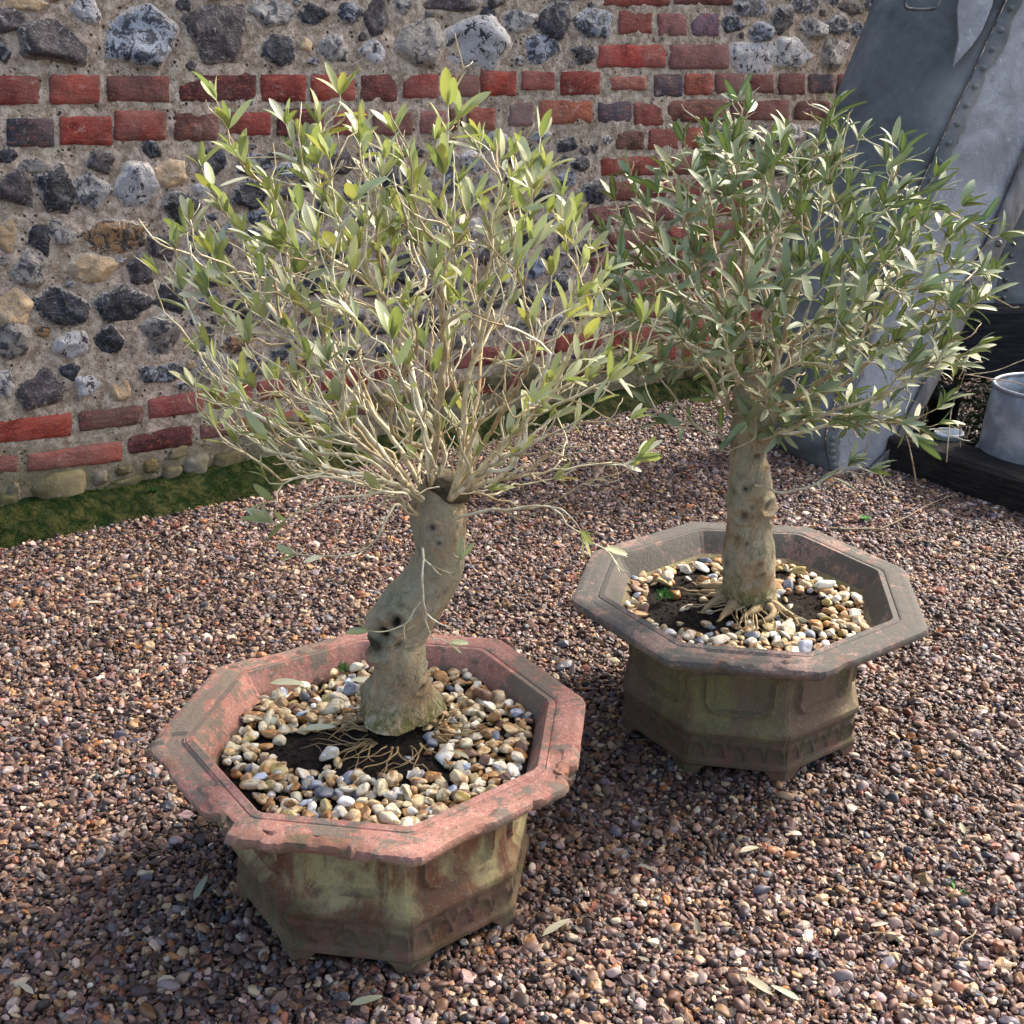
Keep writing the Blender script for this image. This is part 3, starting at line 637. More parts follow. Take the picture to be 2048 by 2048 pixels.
# mossy bank against the footing
def build_moss():
    UM = wuv0(560, 930)[0]
    nu_, nv_ = 420, 34; us = np.linspace(-1.0, 3.3, nu_); ds = np.linspace(-.02, .20, nv_)
    U, Dd = np.meshgrid(us, ds, indexing='ij')
    wd = (.135 + .04 * fbm(U * 3, U * 0, 4, 3) + .02 * fbm(U * 16, U * 0, 9, 2)) * (1 - .55 * np.clip((U - UM) / .25, 0, 1)); t = np.clip(Dd / wd, 0, 1.6)
    Z = (.088 + .012 * fbm(U * 2, Dd * 0, 8, 2)) * (1 - np.clip(t, 0, 1) ** 1.6) + .010 * fbm(U * 14, Dd * 14, 3, 4) * (t < 1.2) - .02 * np.clip(t - 1, 0, 1)
    def P(U, Dd, Z): return np.array(W0)[None, None] + U[..., None] * np.array(WT) + Dd[..., None] * np.array(WN) + Z[..., None] * np.array([0, 0, 1])
    mo = mesh('moss_bank', P(U, Dd, Z), gridF(nu_, nv_)[:, ::-1], M['moss']); tag(mo, 'dark green moss growing along the foot of the wall', 'moss', kind='stuff')
    n = 30000; u = RS.uniform(-1, 3.2, n); d = RS.uniform(0, .15, n); keep = fbm(u * 5, d * 16, 6, 4) > -.12 + .35 * np.clip((u - UM) / .3, 0, 1); u, d = u[keep], d[keep]; n = len(u)
    wd = (.135 + .04 * fbm(u * 3, u * 0, 4, 3) + .02 * fbm(u * 16, u * 0, 9, 2)) * (1 - .55 * np.clip((u - UM) / .25, 0, 1)); t = np.clip(d / wd, 0, 1.6)
    z = (.088 + .012 * fbm(u * 2, d * 0, 8, 2)) * (1 - np.clip(t, 0, 1) ** 1.6) + .010 * fbm(u * 14, d * 14, 3, 4) - .02 * np.clip(t - 1, 0, 1)
    B = P(u[:, None], d[:, None], z[:, None])[:, 0]; a = RS.uniform(0, 6.28, n); wv = np.stack([np.cos(a), np.sin(a), a * 0], 1) * .0016
    tip = B + np.stack([RS.normal(0, .004, n), RS.normal(0, .004, n), RS.uniform(.002, .007, n)], 1); B = B - np.array([0, 0, .002])
    V = np.stack([B - wv, B + wv, tip], 1).reshape(-1, 3); F = np.arange(3 * n).reshape(-1, 3)
    f = mesh('moss_fuzz', V, F, M['mossf'], None, False); tag(f, 'short green moss shoots on the bank by the wall', 'moss', kind='stuff')
build_moss()

# ------------------------------------------------------------------ planters
def corner_list(p, pix=None, blend=1.0):
    out = []
    for k in range(8):
        a = p['rot'] + k * math.pi / 4; v = Vector((math.cos(a) * p['Rr'], math.sin(a) * p['Rr']))
        if pix and pix[k]:
            g = G(pix[k][0], pix[k][1], p['zr']); m = Vector((g.x - p['c'][0], g.y - p['c'][1])); v = v.lerp(m, blend)
        out.append(v)
    return out
def oct_xy(corners, ns, rnd=.02):
    pts = []
    for k in range(8):
        a, b = corners[k], corners[(k + 1) % 8]
        for i in range(ns):
            t = i / ns; q = a.lerp(b, t)
            # slightly round the corners
            tt = min(t, 1 - t); f = max(0, 1 - tt / rnd) ** 2
            pts.append((q * (1 - .010 * f), k + t))
    return pts
def build_planter(p, pix, mat, label, chips, seed, carved, flakes=()):
    cx, cy = p['c']; zr = p['zr']; NS = 44
    cr = corner_list(p, pix, .8); reg = corner_list(p)
    A = oct_xy(cr, NS); B = oct_xy(reg, NS); N = len(A)
    root = empty('octagonal_planter', (cx, cy, 0), label, 'planter', 'octagonal planters holding olive trees')
    def ringset(prof):
        """prof: (radius fraction, z, blend to regular, side, amp)"""
        V = []; S = []; Bk = []
        for (f, z, bl, sd_, amp) in prof:
            for i in range(N):
                v = Vector(A[i][0]).lerp(Vector(B[i][0]), bl) * f; s = A[i][1]; bk = 0; zz = z
                if f > .93 and z > zr - .04:
                    for (c0, wdt, dep) in chips:
                        dd = abs((s - c0 + 4) % 8 - 4); g = max(0, 1 - (dd / wdt) ** 2)
                        if g > 0:
                            j = min(1.15, max(0, (.45 * g + .8 * float(vn(s * 4.3, z * 6, seed)) + .30 * float(vn(s * 19, z * 20, seed)) + .22 * float(vn(s * 47, z * 40, seed))) * 2.0)); g = g ** .6; v = v * (1 - dep * g * j); bk = max(bk, min(1, g * 1.6 * j) * (.8 if dep > .02 else .4))
                if f > .86 and z > zr - .012:
                    bias = max([max(0, 1 - abs((s - c0 + 4) % 8 - 4) / w0) for c0, w0 in flakes] + [0])
                    cell = float(vn(s * 2.6 + 3, f * 9, seed + 5)) + .35 * float(vn(s * 11, f * 34, seed)); mm = min(1, max(0, (cell + bias * .55 - .12) * 9)) if bias > 0 else 0
                    zz = zz - .0045 * mm; bk = max(bk, .75 * max(0, 1 - abs(mm - .5) * 2.6))
                n_ = float(fbm(v.x * 14, v.y * 14, z * 14 + seed, 3)) * amp; v = v * (1 + n_)
                V.append((cx + v.x, cy + v.y, zz + n_ * .15)); S.append(sd_); Bk.append(bk)
        return np.array(V), np.array(S), np.array(Bk)
    def ringF(m):
        F = []
        for k in range(m - 1):
            for i in range(N):
                j = (i + 1) % N; F.append([k * N + i, k * N + j, (k + 1) * N + j, (k + 1) * N + i])
        return F
    # rim: from the soil line inside, over the flange and under it
    zi = zr
    rim = [(.68, zi - .085, .3, 0, .004), (.715, zi - .06, .3, 0, .004), (.745, zi - .040, .2, 0, .004), (.77, zi - .024, .1, 0, .004), (.79, zi - .012, .05, 0, .004), (.805, zi - .003, 0, 0, .003), (.815, zi + .001, 0, 0, .003),
           (.845, zi - .001, 0, 0, .003), (.85, zi - .003, 0, 0, .002), (.855, zi - .001, 0, 0, .002), (.866, zi - .0, 0, 0, .003), (.878, zi - .0, 0, 0, .003), (.89, zi - .0, 0, 0, .003), (.902, zi - .0, 0, 0, .003), (.914, zi - .0, 0, 0, .003), (.926, zi - .001, 0, 0, .003), (.938, zi - .001, 0, 0, .003), (.95, zi - .001, 0, 0, .003), (.962, zi - .001, 0, 0, .003), (.974, zi - .002, 0, 0, .003), (.984, zi - .003, 0, 0, .003), (.995, zi - .005, 0, 0, .003), (1.0, zi - .010, 0, .1, .003),
           (.998, zi - .016, 0, .3, .003), (.985, zi - .018, 0, .4, .003), (.982, zi - .023, 0, .5, .003), (.965, zi - .026, 0, .6, .003), (.955, zi - .031, 0, .8, .003), (.90, zi - .034, .1, .9, .003), (.82, zi - .038, .2, 1, .003), (.74, zi - .045, .3, 1, .003)]
    V, S, Bk = ringset(rim); mesh('rim', V, [f[::-1] for f in ringF(len(rim))][::1] and ringF(len(rim)), mat, root, attrs={'side': ('FLOAT', S), 'broken': ('FLOAT', Bk)}, sharp=26)
    h = zr
    def bz(t): return t * h
    prof = [(.76, zr - .042), (.725, bz(.845)), (.695, bz(.81)), (.678, bz(.77)), (.664, bz(.71)), (.655, bz(.64)), (.650, bz(.56)), (.652, bz(.49)), (.660, bz(.43)), (.672, bz(.385)), (.690, bz(.365)), (.704, bz(.355)), (.708, bz(.335)), (.704, bz(.315)),
            (.692, bz(.305)), (.690, bz(.285)), (.684, bz(.27)), (.684, bz(.20)), (.688, bz(.14)), (.696, bz(.125)), (.704, bz(.115)), (.706, bz(.095)), (.70, bz(.085)), (.62, bz(.084))]
    fine = []
    for a, b in zip(prof[:-1], prof[1:]):
        nn = max(1, int(abs(a[1] - b[1]) / .006)) if abs(a[1] - b[1]) > .008 else 1
        for i in range(nn): fine.append((a[0] + (b[0] - a[0]) * i / nn, a[1] + (b[1] - a[1]) * i / nn))
    fine.append(prof[-1])
    V, S, Bk = ringset([(f, z, .7, 1, .003) for f, z in fine])
    # raised panel outline on every face, petals on the lower band
    m = len(fine); Vr = V.reshape(m, N, 3)
    for k, (f, z) in enumerate(fine):
        for i in range(N):
            s = A[i][1] % 1.0; zz = z / h; d = 0
            if .40 < zz < .84:
                x = (s - .5) / .34; yv = (zz - .62) / .17
                wdt = 1.0 if yv > -.1 else 1.0
                if yv > 0: xx = abs(x) / (1 + .25 * min(1, yv) ** 2)
                else: xx = abs(x)
                q = (xx ** 5 + max(0, -yv) ** 5) ** .2
                d = .011 * math.exp(-((q - 1) / .055) ** 2) - (.003 if q < .95 else 0)
            if .14 < zz < .27 and carved:
                pc = (s * 5) % 1.0 - .5; q = (pc / .46) ** 2 + ((zz - .14) / .12) ** 2
                d += .004 * math.exp(-((q - 1) / .22) ** 2)
            if d:
                vx, vy = Vr[k, i, 0] - cx, Vr[k, i, 1] - cy; r = math.hypot(vx, vy); Vr[k, i, 0] += vx / r * d; Vr[k, i, 1] += vy / r * d
    mesh('body', Vr.reshape(-1, 3), ringF(m), mat, root, attrs={'side': ('FLOAT', S), 'broken': ('FLOAT', Bk * 0)}, sharp=28)
    # eight bracket feet at the corners
    for k in range(8):
        fb = MB(); c0 = reg[k]; a0 = reg[k - 1]; b0 = reg[(k + 1) % 8]; f = .70
        prof_ = [(0, 0), (.085, 0), (.12, .006), (.145, .014), (.165, .022), (.20, .0265)]
        outer = []; L_ = []
        for sgn, nb in ((-1, a0), (1, b0)):
            for (t, z) in (prof_[::-1] if sgn < 0 else prof_[1:]):
                q = c0.lerp(nb, t) * f; L_.append((q, z))
        V = []
        for (q, z) in L_:
            V += [(cx + q.x, cy + q.y, z - .003), (cx + q.x, cy + q.y, .0275)]
            qi = q * .88; V += [(cx + qi.x, cy + qi.y, z - .003), (cx + qi.x, cy + qi.y, .0275)]
        F = []
        for i in range(len(L_) - 1):
            a, b = 4 * i, 4 * (i + 1); F += [[a, b, b + 1, a + 1], [a + 2, a + 3, b + 3, b + 2], [a, a + 2, b + 2, b], [a + 1, b + 1, b + 3, a + 3]]
        F += [[0, 1, 3, 2], [4 * (len(L_) - 1) + i for i in (0, 2, 3, 1)]]
        fb.add(V, F, side=np.ones(len(V)), broken=np.zeros(len(V)))
        fb.build('foot', mat, root, smooth=False)
    return root
pix1 = [(292, 1483), None, (835, 1714), (1152, 1559), (1170, 1397), (1002, 1274), (717, 1254), (432, 1328)]
pix2 = [(1139, 1193), (1332, 1317), (1649, 1342), (1862, 1253), (1812, 1132), (1618, 1046), (1386, 1037), (1183, 1099)]
build_planter(P1, pix1, M['pot1'], 'nearer pink terracotta octagonal planter with a chipped rim, holding the sparse olive tree', [(.80, .22, .06), (1.5, .40, .022), (1.12, .12, .02), (1.8, .14, .02), (3.05, .16, .05), (2.72, .2, .018), (2.3, .2, .012), (.2, .1, .012)], 3.0, True, [(1.2, 1.1), (2.5, .9), (.3, .4), (6.5, .5)])
build_planter(P2, pix2, M['pot2'], 'farther grey brown octagonal planter with lichen spots, holding the dense olive tree', [(1.35, .05, .012), (2.2, .06, .01)], 9.0, True, [(1.6, .5)])

# ------------------------------------------------------------------ soil and stones in the planters
def ico(sub):
    bm = bmesh.new(); bmesh.ops.create_icosphere(bm, subdivisions=sub, radius=1); V = np.array([v.co[:] for v in bm.verts]); F = [[v.index for v in f.verts] for f in bm.faces]; bm.free(); return V, F
ICO3 = ico(3)
MP = [((190, 170, 134), (140, 106, 68)), ((168, 132, 88), (118, 84, 50)), ((214, 202, 178), (176, 160, 130)), ((226, 220, 208), (196, 184, 160)), ((160, 116, 66), (110, 74, 42)), ((136, 138, 144), (104, 106, 114)),
      ((190, 180, 150), (140, 120, 84)), ((120, 92, 74), (90, 66, 50)), ((196, 172, 130), (152, 118, 72)), ((176, 182, 190), (140, 146, 156)), ((96, 100, 110), (70, 74, 84)), ((182, 164, 116), (148, 130, 70))]
def soil_and_stones(p, zsoil, dens, label_s, label_m, seed):
    rg = random.Random(seed); cx, cy = p['c']; N = 40; V = [(cx, cy, zsoil)]; rings = 26
    Rm = .775 * p['Rr'] * .96
    pts = []
    for k in range(1, rings + 1):
        for i in range(64):
            a = 2 * math.pi * i / 64; am = (a - p['rot']) % (math.pi / 4); ro = Rm * math.cos(math.pi / 8) / math.cos(am - math.pi / 8)
            x = cx + math.cos(a) * ro * k / rings; y = cy + math.sin(a) * ro * k / rings
            z = zsoil + .008 * float(fbm(x * 12, y * 12, seed, 3)) + .004 * float(fbm(x * 60, y * 60, seed, 2)) + .012 * math.exp(-((x - cx) ** 2 + (y - cy) ** 2) / .006)
            pts.append((x, y, z))
    V += pts; F = [[0, 1 + i, 1 + (i + 1) % 64] for i in range(64)]
    for k in range(rings - 1):
        for i in range(64): a = 1 + k * 64; F.append([a + i, a + 64 + i, a + 64 + (i + 1) % 64, a + (i + 1) % 64])
    V = [tuple(v) for v in V]; IV, IF = ico(1)
    for _ in range(1500):
        a = rg.uniform(0, 6.283); r = Rm * .9 * math.sqrt(rg.random()); s_ = rg.choice([.0012, .0018, .0026, .0038]) * rg.uniform(.8, 1.2); x = cx + r * math.cos(a); y = cy + r * math.sin(a)
        z = zsoil + .008 * float(fbm(x * 12, y * 12, seed, 3)) + .004 * float(fbm(x * 60, y * 60, seed, 2)) + .012 * math.exp(-((x - cx) ** 2 + (y - cy) ** 2) / .006); b0 = len(V)
        V += [(x + v[0] * s_ * rg.uniform(.7, 1.3), y + v[1] * s_ * rg.uniform(.7, 1.3), z + v[2] * s_ * rg.uniform(.6, 1.1)) for v in IV]; F += [[b0 + q for q in f] for f in IF]
    tag(mesh('soil', V, F, M['soil']), label_s, 'soil', kind='stuff')
    mb = MB(); placed = []; cnt = 0
    for layer in range(2):
        for _ in range(9000):
            a = rg.uniform(0, 2 * math.pi); am = (a - p['rot']) % (math.pi / 4); ro = Rm * .97 * math.cos(math.pi / 8) / math.cos(am - math.pi / 8)
            r = ro * math.sqrt(rg.random()); x = math.cos(a) * r; y = math.sin(a) * r
            s = rg.choice([.0075, .009, .0105, .0125, .015]) * rg.uniform(.85, 1.15)
            if math.hypot(x - .0, y) < .075 or r + s * .6 > ro: continue
            if dens(x, y, r / ro, layer) < .30 + .28 * float(fbm(x * 24, y * 24, seed, 2)) + (.22 if layer else 0) and rg.random() > (.007 if layer == 0 else .001): continue
            if any((x - q[0]) ** 2 + (y - q[1]) ** 2 < ((s + q[2]) * (.84, .98, 1.05)[layer]) ** 2 for q in placed if q[3] == layer): continue
            placed.append((x, y, s, layer)); V3 = ICO3[0].copy(); sd_ = rg.uniform(0, 60)
            V3 = V3 * (1 + .42 * np.stack([vn(V3[:, 0] * 1.1 + sd_, V3[:, 1] * 1.1, V3[:, 2] * 1.1 + q) for q in (0, 9, 18)], 1))
            for _f in range(4):
                nn = np.array([rg.gauss(0, 1) for _q in range(3)]); nn /= np.linalg.norm(nn); dd = V3 @ nn; cutd = rg.uniform(.55, .85); V3 = V3 - np.clip(dd - cutd, 0, None)[:, None] * nn * .9
            V3 *= np.array([rg.uniform(1.0, 1.5), rg.uniform(.8, 1.05), rg.uniform(.45, .8)]) * s
            Mx = np.array((Matrix.Rotation(rg.uniform(0, 6.28), 3, 'Z') @ Matrix.Rotation(rg.gauss(0, .4), 3, 'X') @ Matrix.Rotation(rg.gauss(0, .4), 3, 'Y')))
            V3 = V3 @ Mx.T; z = zsoil + .004 + s * (.3 + .75 * layer)
            c1, c2 = rg.choices(MP, [16, 10, 14, 9, 8, 3, 12, 5, 12, 2, 1, 9])[0]; j = rg.uniform(.85, 1.15)
            mb.add(V3 + np.array([cx + x, cy + y, z]), ICO3[1], col=np.array(srgb(*c1)[:3]) * j, cob=np.array(srgb(*c2)[:3]) * j); cnt += 1
    print('stones', cnt); tag(mb.build('flint_pebbles', M['mulch']), label_m, 'pebbles', kind='stuff')
def dens1(x, y, rr, L):
    bare = 1.9 * math.exp(-(((x + .085) / .085) ** 2 + ((y + .03) / .045) ** 2)) + 1.5 * math.exp(-(((x - .01) / .11) ** 2 + ((y + .075) / .025) ** 2)) + .5 * math.exp(-(((x - .11) / .03) ** 2 + ((y + .115) / .03) ** 2)) + .5 * math.exp(-((y - .17) / .05) ** 2)
    return max(.03, 1 - 1.25 * bare) * (.82, .72)[L]
def dens2(x, y, rr, L):
    bare = 1.9 * math.exp(-(((x + .12) / .09) ** 2 + ((y + .01) / .10) ** 2)) + 1.0 * math.exp(-(((x - .12) / .06) ** 2 + ((y - .01) / .08) ** 2)) + .6 * math.exp(-((y - .16) / .04) ** 2)
    e = max(0, (rr - .78) / .22); return max(.04, min(1, 1 - 1.15 * bare + .6 * e * (x > -.25))) * (.62, .34)[L]
soil_and_stones(P1, .262, dens1, 'dark soil around the nearer olive trunk', 'tan and cream flint pebbles on the soil of the nearer planter', 5)
soil_and_stones(P2, .258, dens2, 'dark soil around the farther olive trunk', 'tan and white flint pebbles scattered on the soil of the farther planter', 8)

# ------------------------------------------------------------------ olive trees
def trunk_mesh(name, prof, ydepth, parent, dents, seed, gnarl=.06):
    """prof: rows of (xl, xr, py) silhouettes from base to top, in the trunk's own vertical section"""
    rows = []
    for (xl, xr, py, dy) in prof:
        c = D((xl + xr) / 2, py, ydepth + dy); l = D(xl, py, ydepth + dy); r_ = D(xr, py, ydepth + dy); rows.append((c, (r_ - l).length / 2 * (.89 if seed == 2.0 else .95)))
    # resample
    P = []; n = 16
    for i in range(len(rows) - 1):
        p0 = rows[max(i - 1, 0)]; p1 = rows[i]; p2 = rows[i + 1]; p3 = rows[min(i + 2, len(rows) - 1)]
        for k in range(n):
            t = k / n; 
            def cr(a, b, c_, d): return .5 * ((2 * b) + (c_ - a) * t + (2 * a - 5 * b + 4 * c_ - d) * t * t + (3 * b - a - 3 * c_ + d) * t ** 3)
            P.append((Vector([cr(p0[0][q], p1[0][q], p2[0][q], p3[0][q]) for q in range(3)]), cr(p0[1], p1[1], p2[1], p3[1])))
    P.append(rows[-1]); m = len(P); na = 72; V = np.zeros((m, na, 3)); dark = np.zeros((m, na))
    for k in range(m):
        t = (P[min(k + 1, m - 1)][0] - P[max(k - 1, 0)][0]).normalized(); x = Vector((1, 0, 0)); x = (x - t * x.dot(t)).normalized(); y = t.cross(x)
        for i in range(na):
            a = 2 * math.pi * i / na; d = x * math.cos(a) + y * math.sin(a); c = P[k][0]; r = P[k][1]
            lowz = max(0, 1 - (c.z - rows[0][0].z) / .07)
            rr = r * (1 + gnarl * float(fbm(d.x * 1.6 + seed, d.y * 1.6, c.z * 9, 3)) + .045 * float(fbm(d.x * 5, d.y * 5 + seed, c.z * 34, 4)) + .03 * float(fbm(d.x * 14, d.y * 14 + seed, c.z * 70, 2)) * (1 + .8 * lowz) + lowz * .18 * float(vn(a * 1.9, seed, 0)))
            p = c + d * rr
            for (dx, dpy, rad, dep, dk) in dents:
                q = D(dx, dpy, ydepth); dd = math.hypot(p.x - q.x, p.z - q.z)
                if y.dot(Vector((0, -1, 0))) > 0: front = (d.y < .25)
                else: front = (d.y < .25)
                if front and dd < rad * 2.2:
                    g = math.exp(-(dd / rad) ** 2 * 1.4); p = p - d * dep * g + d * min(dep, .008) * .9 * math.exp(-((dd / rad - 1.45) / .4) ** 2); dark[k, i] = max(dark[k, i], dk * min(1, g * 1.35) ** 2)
            V[k, i] = p
    F = []
    for k in range(m - 1):
        for i in range(na): j = (i + 1) % na; F.append([k * na + i, k * na + j, (k + 1) * na + j, (k + 1) * na + i])
    F.append([(m - 1) * na + i for i in range(na)])
    o = mesh(name, V.reshape(-1, 3), F, M['bark'], parent, attrs={'dark': ('FLOAT', dark.ravel())}); return o, P
class Tree:
    def __init__(s, seed): s.rg = random.Random(seed); s.pos = []; s.par = []; s.dir = []; s.dist = []; s.tips = []
    def node(s, p, par, d):
        s.pos.append(Vector(p)); s.par.append(par); s.dir.append(Vector(d).normalized()); s.dist.append(0 if par < 0 else s.dist[par] + (Vector(p) - s.pos[par]).length); return len(s.pos) - 1
    def shoot(s, i0, tip, tipdir, step=.016, stiff=.45, wob=.0035, d0=None):
        p0 = s.pos[i0]; L = (tip - p0).length
        if L < .012: return None
        d0 = (d0 or s.dir[i0]); d0 = (d0 * .75 + (tip - p0).normalized() * .75).normalized()
        p1 = p0 + d0 * L * stiff; p2 = tip - tipdir.normalized() * L * stiff * .8; n = max(3, int(L / step)); prev = i0; ph = s.rg.uniform(0, 40)
        for k in range(1, n + 1):
            t = k / n; q = p0 * (1 - t) ** 3 + p1 * 3 * t * (1 - t) ** 2 + p2 * 3 * t * t * (1 - t) + tip * t ** 3
            if k < n: q = q + Vector((s.rg.gauss(0, wob), s.rg.gauss(0, wob), s.rg.gauss(0, wob))) * .6
            prev = s.node(q, prev, q - s.pos[prev])
        return prev
    def attach(s, tip, center, lim=None):
        best = None; bc = 1e9
        P = np.array([p[:] for p in s.pos]); Dd = np.array([d[:] for d in s.dir]); ds = np.array(s.dist)
        v = np.array(tip[:]) - P; L = np.linalg.norm(v, axis=1) + 1e-6; cosn = (v * Dd).sum(1) / L
        rt = np.linalg.norm(np.array(tip[:]) - np.array(center[:])); rn = np.linalg.norm(P - np.array(center[:]), axis=1)
        cost = L * (1 + .9 * (1 - cosn)) + .35 * ds + (rn > rt) * .4 + s.rgn(len(P)) * .05 + (L < .05) * .25
        return int(np.argmin(cost))
    def rgn(s, n): return np.random.RandomState(s.rg.randint(0, 1 << 30)).rand(n)
    def radii(s, rmin, k, rmax):
        n = len(s.pos); w = np.zeros(n); ch = np.zeros(n)
        for i in range(n): 
            if s.par[i] >= 0: ch[s.par[i]] += 1
        for i in range(n): 
            if ch[i] == 0: w[i] = 1
        for i in range(n - 1, -1, -1):
            if s.par[i] >= 0: w[s.par[i]] += w[i]
        # distance to tip makes shoots taper
        dt = np.zeros(n)
        for i in range(n - 1, -1, -1):
            p = s.par[i]
            if p >= 0: dt[p] = max(dt[p], dt[i] + (s.pos[i] - s.pos[p]).length)
        return np.minimum(rmin + k * (w ** .5 - 1) + .0042 * np.minimum(dt, .35), rmax), ch, dt
    def build(s, parent, rmin, k, rmax, colf, name='branches'):
        r, ch, dt = s.radii(rmin, k, rmax); n = len(s.pos); kids = [[] for _ in range(n)]
        for i in range(n):
            if s.par[i] >= 0: kids[s.par[i]].append(i)
        mb = MB(); done = set()
        starts = [i for i in range(n) if s.par[i] < 0]
        stack = []
        for st in starts:
            for c in kids[st]: stack.append((st, c))
        while stack:
            a, b = stack.pop(); ch_ = [a, b]; rad = [r[b], r[b]]
            cur = b
            while kids[cur]:
                ks = sorted(kids[cur], key=lambda q: -r[q]); 
                for o in ks[1:]: stack.append((cur, o))
                cur = ks[0]; ch_.append(cur); rad.append(r[cur])
            nn = 8 if rad[0] > .005 else 5
            rad[-1] *= .7
            # little nodes (swellings) where leaves sat
            rad = [x * (1.18 if (q % 3 == 0) else 1) for q, x in enumerate(rad)]
            tube(mb, [s.pos[q] for q in ch_], rad, nn, col=colf(rad[0], s.rg))
        return mb.build(name, M['twig'], parent)
def leaf_geo(nl=7):
    pass
LT = np.array([0, .12, .27, .43, .6, .76, .90, 1.0])
def add_leaf(store, p, d, up, L, Wd, bend, fold, cu, cun, rg, shape=.5, twist=0):
    d = d.normalized(); side = d.cross(up); side = side.normalized() if side.length > 1e-5 else d.orthogonal().normalized(); nrm = side.cross(d).normalized()
    if twist: q = Matrix.Rotation(twist, 3, d); side = q @ side; nrm = q @ nrm
    wprof = np.maximum(1 - np.abs(2 * LT ** shape - 1) ** 2.3, 0) ** .62; wprof[0] = .05; wprof[1] *= .7; wprof[-1] = .10
    D_ = np.array(d); S_ = np.array(side); N_ = np.array(nrm); P = np.array(p)
    ang = bend * LT; along = np.cumsum(np.concatenate([[0], np.cos((ang[1:] + ang[:-1]) / 2) * np.diff(LT)])); dn = np.cumsum(np.concatenate([[0], np.sin((ang[1:] + ang[:-1]) / 2) * np.diff(LT)]))
    c = P[None] + D_[None] * (along * L)[:, None] - N_[None] * (dn * L)[:, None]; hw = (wprof * Wd / 2)
    lf = c + S_[None] * hw[:, None] + N_[None] * (hw * fold)[:, None]; rt = c - S_[None] * hw[:, None] + N_[None] * (hw * fold)[:, None]
    store['V'].append(np.stack([lf, c, rt], 1).reshape(-1, 3)); store['c'].append(np.tile(cu, (24, 1))); store['d'].append(np.tile(cun, (24, 1)))
    store['m'].append(np.tile([0, 1, 0], 8)); store['n'] += 1
LF = np.array([[k * 3 + j, k * 3 + j + 1, (k + 1) * 3 + j + 1, (k + 1) * 3 + j] for k in range(7) for j in range(2)])
def build_leaves(store, mat, parent, name='foliage'):
    n = store['n']; V = np.concatenate(store['V']); F = (LF[None] + (np.arange(n) * 24)[:, None, None]).reshape(-1, 4)
    return mesh(name, V, F, mat, parent, True, {'col': ('FLOAT_COLOR', np.concatenate(store['c'])), 'cob': ('FLOAT_COLOR', np.concatenate(store['d'])), 'mid': ('FLOAT', np.concatenate(store['m']))})
def leaf_shoot(tr, store, tip, length, pair, Lr, Wr, pal, unders, rg, ang0=.75, bendr=(.1, .6), term=3, miss=.1, shape=.95):
    i = tip; acc = 0; nxt = 0; k = rg.randint(0, 1); first = True
    d = tr.dir[i].normalized()
    tw0 = rg.uniform(0, 3.14)
    def leafat(p, d, az, ang, L):
        o = d.orthogonal().normalized(); ax = Matrix.Rotation(az, 3, d) @ o
        dd = (d * math.cos(ang) + ax * math.sin(ang)); dd = dd + Vector((rg.gauss(0, .12), rg.gauss(0, .12), rg.gauss(0, .12)))
        u = d if rg.random() < .8 else Vector((0, 0, 1)); c = pal(rg); add_leaf(store, p + ax * .001, dd, u + Vector((0, 0, .3)), L, L * rg.uniform(*Wr), rg.uniform(*bendr), rg.uniform(.1, .45), c, unders(rg), rg, shape, rg.gauss(0, .35))
    for q in range(term): leafat(tr.pos[i], d, tw0 + q * 2.1 + rg.uniform(-.3, .3), rg.uniform(.12, .5), rg.uniform(*Lr) * .85)
    while i >= 0 and acc < length:
        p = tr.par[i]
        if p < 0: break
        seg = (tr.pos[i] - tr.pos[p]).length; acc += seg
        if acc >= nxt:
            nxt = acc + pair * rg.uniform(.8, 1.3); k += 1; d = tr.dir[i].normalized()
            frac = acc / max(length, .01)
            for sgn in (0, math.pi):
                if rg.random() > miss + .35 * frac: leafat(tr.pos[i], d, tw0 + sgn + (k % 2) * math.pi / 2 + rg.uniform(-.25, .25), ang0 * rg.uniform(.6, 1.25), rg.uniform(*Lr) * (1 - .15 * frac))
        i = p
def cvar(c, rg, a=.15):
    j = rg.uniform(1 - a, 1 + a); b = srgb(*c); return np.array([b[0] * j * rg.uniform(.92, 1.08), b[1] * j, b[2] * j * rg.uniform(.9, 1.1), 1])

# ---- the nearer, sparse tree
Y1 = 1.66
t1 = empty('olive_tree', (D(805, 1400, Y1).x, Y1, .262), 'nearer olive tree with a leaning trunk and mostly bare pale twigs, in the pink planter', 'tree', 'olive trees in octagonal planters')
prof1 = [(700, 888, 1408, .03), (722, 872, 1385, .025), (742, 862, 1352, .015), (742, 860, 1316, .0), (728, 860, 1280, .005), (733, 872, 1243, .01), (757, 893, 1207, .01), (793, 914, 1171, .01), (815, 932, 1135, .01), (826, 937, 1098, .01), (818, 938, 1062, .01), (812, 940, 1026, .01), (822, 940, 1000, .01), (850, 936, 978, .012)]
d1 = [(772, 1245, .014, .014, 1), (796, 1224, .012, .008, 1), (752, 1272, .020, .006, .85), (738, 1290, .010, .004, .6), (868, 1040, .007, .003, .8), (880, 1072, .005, .002, .7), (752, 1325, .006, .002, .5), (812, 1350, .004, .002, .6), (848, 1372, .009, .005, .8), (855, 1345, .008, .004, .6), (800, 1265, .008, .003, .6)]
o_, tp1 = trunk_mesh('trunk', prof1, Y1, t1, d1, 2.0)
cm = MB(); c_ = D(893, 978, Y1 + .012); tube(cm, [c_ + Vector((0, 0, -.01)), c_ + Vector((.004, .0, .014)), c_ + Vector((.006, 0, .022))], [.036, .037, .030], 18); cm.build('cut_stub', M['cut'], t1)
T1 = Tree(21); rg = T1.rg; ctr1 = D(880, 985, Y1)
